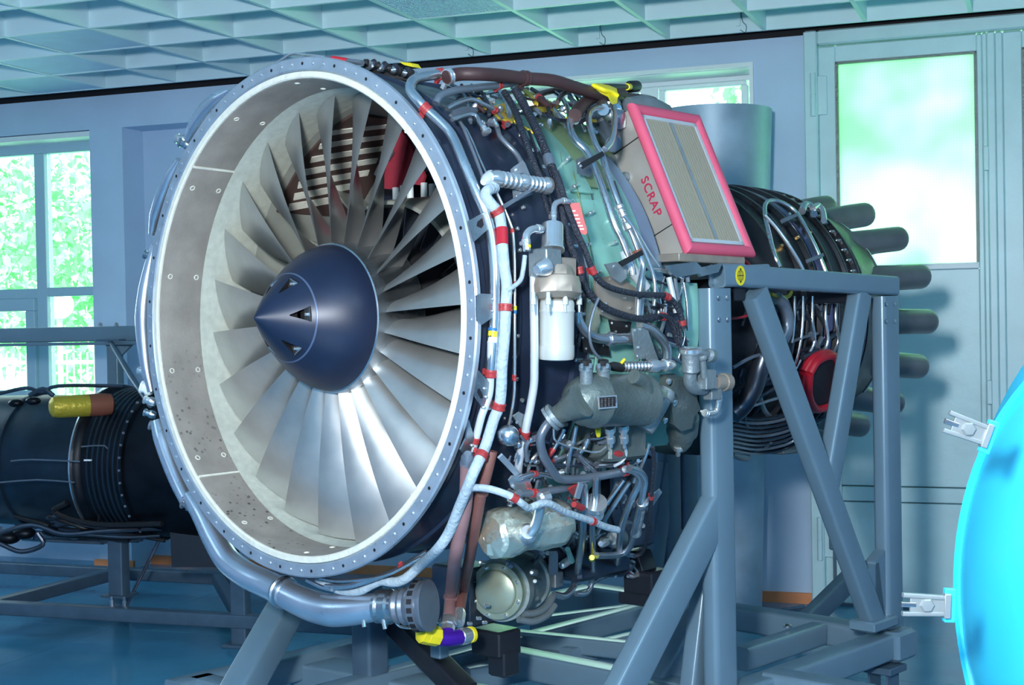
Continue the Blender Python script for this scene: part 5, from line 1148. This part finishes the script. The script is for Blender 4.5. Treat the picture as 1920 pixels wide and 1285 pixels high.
P = pZ(1477, 1176, ZB + .05); b = MB(); b.lathe(P, ZZ, [(0, .016), (.006, .016), (.01, .011), (.011, .001)], 16, cap=True); b.build('stand_bolt', 'metal', st)
for (r_, s_) in ((RN, .05), (RN, sC - .08), (-RN, .1), (-RN, sC)):
    w = gpt(r_, s_, 0); cs = MB(); cs.box(w + ZZ * (ZB - .075), (RX, GA, ZZ), (.06, .06, .012), .003)
    for sg in (1, -1): cs.box(w + ZZ * (ZB - .15) + RX * .035 * sg, (RX, GA, ZZ), (.004, .04, .07), .001)
    co_ = cs.build('caster', 'steel_dark', st); b = MB(); b.lathe(w + ZZ * .085 - RX * .025, RX, [(0, .03), (0, .078), (.006, .085), (.044, .085), (.05, .078), (.05, .03)], 28, cap=True); b.build('wheel', 'rubber', co_)
    b = MB(); b.lathe(w + ZZ * .085 - RX * .03, RX, [(0, .01), (0, .03), (.06, .03), (.06, .01)], 14, cap=True); b.build('wheel_hub', 'olive_disc', co_)
# far truss
for px_, yt_ in ((1230, 860), (1262, 860)): vpost(px_ + 20, yt_ - 240, ZB, -.62, m='steel_dark')
for (a, b_) in (((1250, 995, 'r', -.62), (1330, 1075, 'r', -.62)), ((1250, 870, 'r', -.62), (1215, 1120, 'r', -.62))): bar(a, b_, .028, .05, 'brace', 'steel_dark')
bar((1595, 1085, 'r', -.3), (1500, 1180, 'r', -.3), .03, .05, 'brace', 'steel_dark')
q = MB(); q.beam(EL(-RN, .95, .08), EL(-RN, 2.15, .07), RX, .03, .034, .012); q.build('top_rail', 'steel_dark', st)
# second lower brace beneath the near truss
bar((1318, 1150, 'r', .45), (1225, 1310, 'r', .45), .03, .05, 'brace'); bar((1330, 1040, 'r', .62), (1300, 1300, 'r', .62), .028, .045, 'brace')
# front legs under the engine
bar((540, 1135, 's', .35), (432, 1330, 's', -.05), .050, .045, 'front_leg', 'steel_blue'); 
fp = pS(693, 1165, .55); fb = fp.copy(); fb[2] = ZB - .02; q = MB(); q.beam(fb, fp + ZZ * .05, RX, .045, .045, .014); q.build('post', 'steel_dark', st)
bar((745, 1170, 's', .62), (872, 1300, 's', .62), .035, .04, 'front_leg', 'blackpaint')
q = MB(); q.beam(pZ(575, 1262, .30), pZ(1010, 1345, .30), ZZ, .05, .075, .012); q.build('base_beam', 'steel_blue', st)
q = MB(); q.beam(pZ(870, 1272, .30), pZ(1250, 1205, .30), ZZ, .04, .045, .012); q.build('base_beam', 'steel_blue', st)
q = MB(); q.beam(pZ(955, 1196, .36), pZ(1260, 1228, .36), ZZ, .03, .03, .01); q.build('base_beam', 'steel_blue', st)
q = MB(); q.beam(pZ(1000, 1172, .33), pZ(1200, 1146, .33), ZZ, .03, .03, .01); q.build('base_beam', 'steel_blue', st)
q = MB(); q.beam(pZ(1060, 1232, .33), pZ(1240, 1190, .33), ZZ, .03, .03, .01); q.build('base_beam', 'steel_blue', st)
P = pS(930, 1202, .66); q = MB(); q.box(P, (RX, GA, ZZ), (.06, .05, .04), .006); q.box(P - ZZ * .06 + RX * .03, (RX, GA, ZZ), (.035, .035, .04), .006); q.build('mount_block', 'blackpaint', st)
P = pS(1212, 1092, 1.3); q = MB(); q.box(P, (RX, GA, ZZ), (.06, .05, .045), .006); q.box(P - ZZ * .05, (RX, GA, ZZ), (.075, .06, .02), .004); q.box(P + ZZ * .06 - RX * .02, (RX, GA, nrm(ZZ - .4 * RX)), (.03, .04, .05), .004); q.build('mount_block', 'blackpaint', st)
P = pS(824, 1215, .5); q = MB(); q.box(P, (RX, GA, ZZ), (.022, .02, .03), .004); q.build('small_bracket', 'steel_blue', st)

# ================================================================== BLUE CONTAINER (right)
cA = pD(2340, 1190, 2.25); cax = nrm(np.array([-.899, -.438, 0]))
ct = thing('round_container', 'bright cyan domed drum with a bolted rim at the right edge', 'drum', Matrix.Translation((cA[0], cA[1], 0)))
R1 = 738 * 2.25 / FPX; R2 = 606 * 2.25 / FPX
b = MB(); b.lathe(cA, cax, [(.115 + .17 * (1 - (1 - math.cos(math.radians(40) * q)) / (1 - math.cos(math.radians(40)))), max(.001, R2 * math.sin(math.radians(40) * q) / math.sin(math.radians(40)))) for q in np.linspace(1, 0, 16)], 96); b.build('dome', 'cyan', ct)
b = MB(); b.lathe(cA, cax, [(-.01, R1), (0, R1), (.004, R1 - .004), (.100, R2 + .016), (.108, R2 + .018), (.120, R2 + .012), (.121, R2), (.115, R2 - .004)], 96); b.build('rim', 'cyan', ct)
b = MB(); b.lathe(cA, -cax, [(.01, R1), (.03, R1), (.035, R1 - .03), (.6, R1 - .04), (.7, R1 - .15), (.75, .01)], 96); b.build('shell', 'cyan', ct)
def clampo(px, py, ang, L, wd):
    c = pD(px, py, 2.22); a = math.radians(ang); X = math.cos(a) * _R + math.sin(a) * _U; Y = -math.sin(a) * _R + math.cos(a) * _U; Z = -_F; k = 2.22 / FPX
    q = MB(); 
    for sg in (1, -1):
        q.beam(c - X * L * k * .55 + Y * sg * wd * k * .42, c + X * L * k * .45 + Y * sg * wd * k * .36, Z, 7 * k, wd * k * .10, wd * k * .045)
    q.box(c + X * L * k * .02, (X, Y, Z), (L * k * .40, wd * k * .34, 4 * k), 1.2 * k)
    q.box(c + X * L * k * .46, (X, Y, Z), (6 * k, wd * k * .55, 10 * k), 1.5 * k)
    o = q.build('rim_clamp', 'clampm', ct)
    q = MB(); q.lathe(c + Z * 3 * k, Z, [(0, 14 * k), (4 * k, 14 * k), (7 * k, 11 * k), (7.5 * k, .0004)], 6, cap=True); q.build('clamp_bolt', 'clampm', o)
    q = MB(); q.beam(c - X * L * k * .58, c - X * L * k * .25, Z, 5 * k, wd * k * .12, 3 * k); q.build('clamp_pin', 'metal', o)
    q = MB(); q.box(c + X * (L * .5 + 4) * k - Z * 8 * k, (X, Y, Z), (10 * k, wd * k * .75, 8 * k), 1.5 * k); q.build('clamp_seat', 'cyan', o)
clampo(1815, 805, -20, 80, 42); clampo(1737, 1135, -2, 82, 42)
b = MB(); base = np.array([cA[0], cA[1], 0]); bx_ = nrm(np.cross(cax, ZZ))
zb_ = cA[2] - R1
for s_ in (-.12, -.5):
    b.box(base + cax * s_ + ZZ * (zb_ + .12) / 2, (bx_, cax, ZZ), (.40, .03, (zb_ + .12) / 2), .004)
b.box(base - cax * .31 + ZZ * .04, (bx_, cax, ZZ), (.42, .24, .04), .004); b.build('cradle', 'steel_dark', ct)

# ================================================================== GALVANISED SHEET COWL BEHIND
wc = pZ(1352, 1148, 0)
sc_ = thing('sheet_metal_duct', 'tall curved galvanised sheet metal duct standing behind the engine', 'duct', Matrix.Translation(wc))
b = MB(); prof = [(0, .205), (.9, .235), (1.7, .262), (2.53, .295), (2.53, .29), (1.7, .257), (.9, .23), (0, .20)]
b.lathe(wc, ZZ, prof, 64, closed=True); b.build('sheet', 'sheet', sc_)
for a in range(0, 360, 20):
    t = math.radians(a); P = wc + np.array([math.cos(t), math.sin(t), 0]) * .2055 + ZZ * .035; b = MB(); b.lathe(P, np.array([math.cos(t), math.sin(t), 0]), [(0, .007), (.003, .005), (.004, .0005)], 8, cap=True); b.build('rivet', 'tube_dark', sc_)
rod = thing('floor_rod', 'small dark rod lying on the floor by the orange skirting', 'rod', Matrix.Translation(pZ(1470, 1143, 0)))
b = MB(); b.tube([pZ(1434, 1148, .012), pZ(1470, 1144, .012), pZ(1508, 1138, .012)], .011, 8, 1); b.build('bar', 'steel_dark', rod)

# ================================================================== OLD ENGINE AND ITS STAND (left background)
WUv = WU
os_ = thing('background_stand', 'low dark steel frame on the floor under the old engine at left', 'stand', Matrix.Translation(pZ(225, 1150, 0)))
def fbar(p, q, hx_, hz_, name='beam', m='steel_dark', root=os_, rad=.008):
    b = MB(); b.beam(p, q, ZZ, hz_, hx_, rad); return b.build(name, m, root)
nA, nB_ = pZ(-60, 1136, .12), pZ(700, 1178, .12)
fbar(nA, nB_, .035, .032)
fA, fB = pZ(-40, 1062, .12), pZ(520, 1090, .12); fbar(fA, fB, .035, .032)
fbar(pZ(-10, 1136, .12), pZ(225, 1073, .12), .035, .032)
fbar(pZ(455, 1165, .12), pZ(405, 1080, .12), .03, .03)
for (x, y, top) in ((453, 1212, 1065), (700, 1235, 1100)):
    P = pZ(x, y, 0); T_ = P.copy(); T_[2] = 1.5 - (top - 612) * depth(P) / FPX
    b = MB(); b.beam(P + ZZ * .01, T_, WU, .04, .03, .008); b.build('leg', 'steel_dark', os_); b = MB(); b.box(P + ZZ * .008, (WU, WN, ZZ), (.07, .06, .008), .002); b.build('foot', 'steel_dark', os_)
for x, y in ((-60, 1170),):
    P = pZ(x, y + 18, 0); b = MB(); b.box(P + ZZ * .045, (WU, WN, ZZ), (.05, .05, .045), .003); b.build('foot', 'steel_dark', os_)
P = pZ(224, 1116, .165); T_ = P.copy(); T_[2] = .55
b = MB(); b.beam(P, T_, WU, .042, .035, .008); b.build('post', 'steel_dark', os_); b = MB(); b.box(P, (WU, WN, ZZ), (.07, .06, .006), .001); b.build('plate', 'steel_dark', os_)
for dx in (-12, 12):
    P2_ = pZ(222 + dx, 1142, .14); b = MB(); b.lathe(P2_ - ZZ * .06, ZZ, [(0, .012), (.10, .012), (.10, .008), (.12, .008)], 8, cap=True); b.build('bolt', 'metal', os_)
fbar(pD(240, 1130, 7.4), pD(305, 1000, 7.4), .008, .008, 'tie_rod', 'tube_deep', os_, .003)
# upper beam
ub = thing('background_gantry', 'grey horizontal steel beam on posts in front of the left window', 'gantry', Matrix.Translation((float(pD(215, 640, 7.6)[0]), float(pD(215, 640, 7.6)[1]), 0)))
zz0 = float(pD(215, 626, 7.6)[2]); c0 = pD(215, 626, 7.6)
fbar(c0 - WU * 1.6, c0 + WU * .85, .04, .040, 'beam', 'steel_blue', ub); fbar(c0 - WU * 1.6 - ZZ * .05 - WN * .05, c0 + WU * .85 - ZZ * .05 - WN * .05, .02, .008, 'angle_flange', 'steel_blue', ub, .002)
for x_ in (215,):
    d_ = pD(x_, 640, 7.66); lo_ = d_.copy(); lo_[2] = 0; b = MB(); b.beam(lo_, d_ - ZZ * .02, WU, .035, .03, .008); b.build('post', 'steel_blue', ub)
b = MB(); b.prism([pD(*q, 7.62) for q in ((196, 646), (247, 646), (222, 672))], WN * .02); b.build('gusset', 'steel_blue', ub, smooth=False)
for x_ in (188, 218):
    P = pD(x_, 612, 7.56); b = MB(); b.lathe(P, ZZ, [(0, .012), (.014, .012), (.016, .006), (.02, .006)], 6, cap=True); b.build('bolt', 'metal', ub)
b = MB(); b.box(pD(208, 638, 7.5), (WU, WN, ZZ), (.07, .03, .005), .001); b.build('plate', 'steel_dark', ub)
b = MB(); b.tube([pD(207, 641, 7.5), pD(245, 705, 7.1), pD(282, 762, 6.8)], .012, 10, 1, radii=[.012, .016, .010]); b.build('tie_rod', 'steel_dark', ub)
# the old engine
oc = pD(228, 866, 7.3); oax = WU; oe = thing('old_jet_engine', 'dark old jet engine lying in shade behind the big engine at left', 'engine', Matrix.Translation((oc[0], oc[1], .2)))
def OL(prof, seg=64): b = MB(); b.lathe(oc, oax, prof, seg, x=ZZ); return b
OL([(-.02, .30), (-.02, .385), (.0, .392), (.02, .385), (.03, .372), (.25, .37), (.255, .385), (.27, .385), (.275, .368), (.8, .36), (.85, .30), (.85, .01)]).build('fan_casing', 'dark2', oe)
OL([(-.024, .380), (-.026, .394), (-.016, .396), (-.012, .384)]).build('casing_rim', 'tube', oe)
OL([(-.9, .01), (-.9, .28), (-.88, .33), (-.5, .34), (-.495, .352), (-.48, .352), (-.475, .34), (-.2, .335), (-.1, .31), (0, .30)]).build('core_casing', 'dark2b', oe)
for k in range(40):
    t = math.radians(k * 9); P = oc + oax * .262 + .387 * (math.cos(t) * ZZ + math.sin(t) * np.cross(oax, ZZ)); b = MB(); b.ball(P, .008, 6, 4); b.build('casing_bolt', 'tube_dark', oe)
for k in range(22):
    t = math.radians(rs.uniform(110, 260)); s_ = rs.uniform(-.8, .1); pts3 = []
    for j in range(4):
        tt = t + .18 * j * rs.uniform(.5, 1); ss = s_ + rs.uniform(-.1, .22) * j; pts3.append(oc + oax * ss + (.38 + .03 * rs.rand()) * (math.cos(tt) * ZZ + math.sin(tt) * np.cross(oax, ZZ)))
    b = MB(); b.tube(pts3, rs.uniform(.006, .016), 8, 4); b.build('pipe', ['tube_deep', 'rubber', 'tube_dark'][k % 3], oe)
for (pp, r_) in (([(0, 1000), (60, 985), (120, 1002), (200, 996), (330, 990)], .012), ([(0, 1020), (40, 1035), (80, 1022), (70, 1000)], .012), ([(120, 1000), (230, 1008), (300, 1005)], .008), ([(0, 738), (50, 728), (80, 736), (110, 724), (230, 724)], .009), ([(55, 742), (80, 730), (100, 742)], .012)):
    b = MB(); b.tube([pD(x, y, 7.0) for x, y in pp], r_, 8, 4); b.build('pipe', 'tube_deep', oe)
for (x, y, r_) in ((15, 1008, .05), (45, 1000, .045), (95, 995, .03), (160, 1000, .03), (62, 752, .03), (30, 756, .03)):
    b = MB(); P = pD(x, y, 7.05); b.ball(P, r_, 12, 8, (1.3, 1, .7)); b.build('accessory', 'dark2', oe)
A_, B_ = pD(92, 764, 6.85), pD(214, 758, 7.0); d = B_ - A_; L = np.linalg.norm(d)
def tank(t0, t1, m, pr):
    b = MB(); b.lathe(A_, d, [(t * L, r_) for t, r_ in pr], 24, cap=True); return b.build('oil_tank', m, oe)
tank(0, .5, 'yellow_d', [(0, .01), (.01, .03), (.05, .048), (.12, .053), (.6, .054), (.6, .03)]); tank(.6, 1, 'hose_or', [(.6, .03), (.6, .054), (.8, .056), (.95, .05), (1, .02)])
OL([(-.55, .34), (-.3, .30)], 12)
P = oc + oax * .35; lo_ = P.copy(); lo_[2] = .0
b = MB(); b.prism([pD(*q, 7.0) for q in ((318, 985), (425, 1000), (430, 1064), (322, 1064))], WN * .1); b.build('belly_cover', 'blackpaint', oe, smooth=False)
for j in range(7): OL([(.06 + .03 * j, .371), (.062 + .03 * j, .376), (.07 + .03 * j, .376), (.072 + .03 * j, .371)], 48).build('casing_rib', 'dark2b', oe)
for (q) in (((152, 838), (196, 836), (212, 850), (262, 852)), ((20, 865), (60, 862), (150, 866)), ((0, 905), (70, 900), (140, 905))):
    b = MB(); b.tube([pD(x, y, 6.86 if x < 190 else 6.9) for x, y in q], .004, 6, 2); b.build('sense_line', 'tube_dark', oe)
b = MB(); b.prism([pD(*q, 6.8) for q in ((157, 862), (170, 862), (170, 865), (157, 865))], WN * .01); b.build('bright_bracket', 'white', oe, smooth=False)
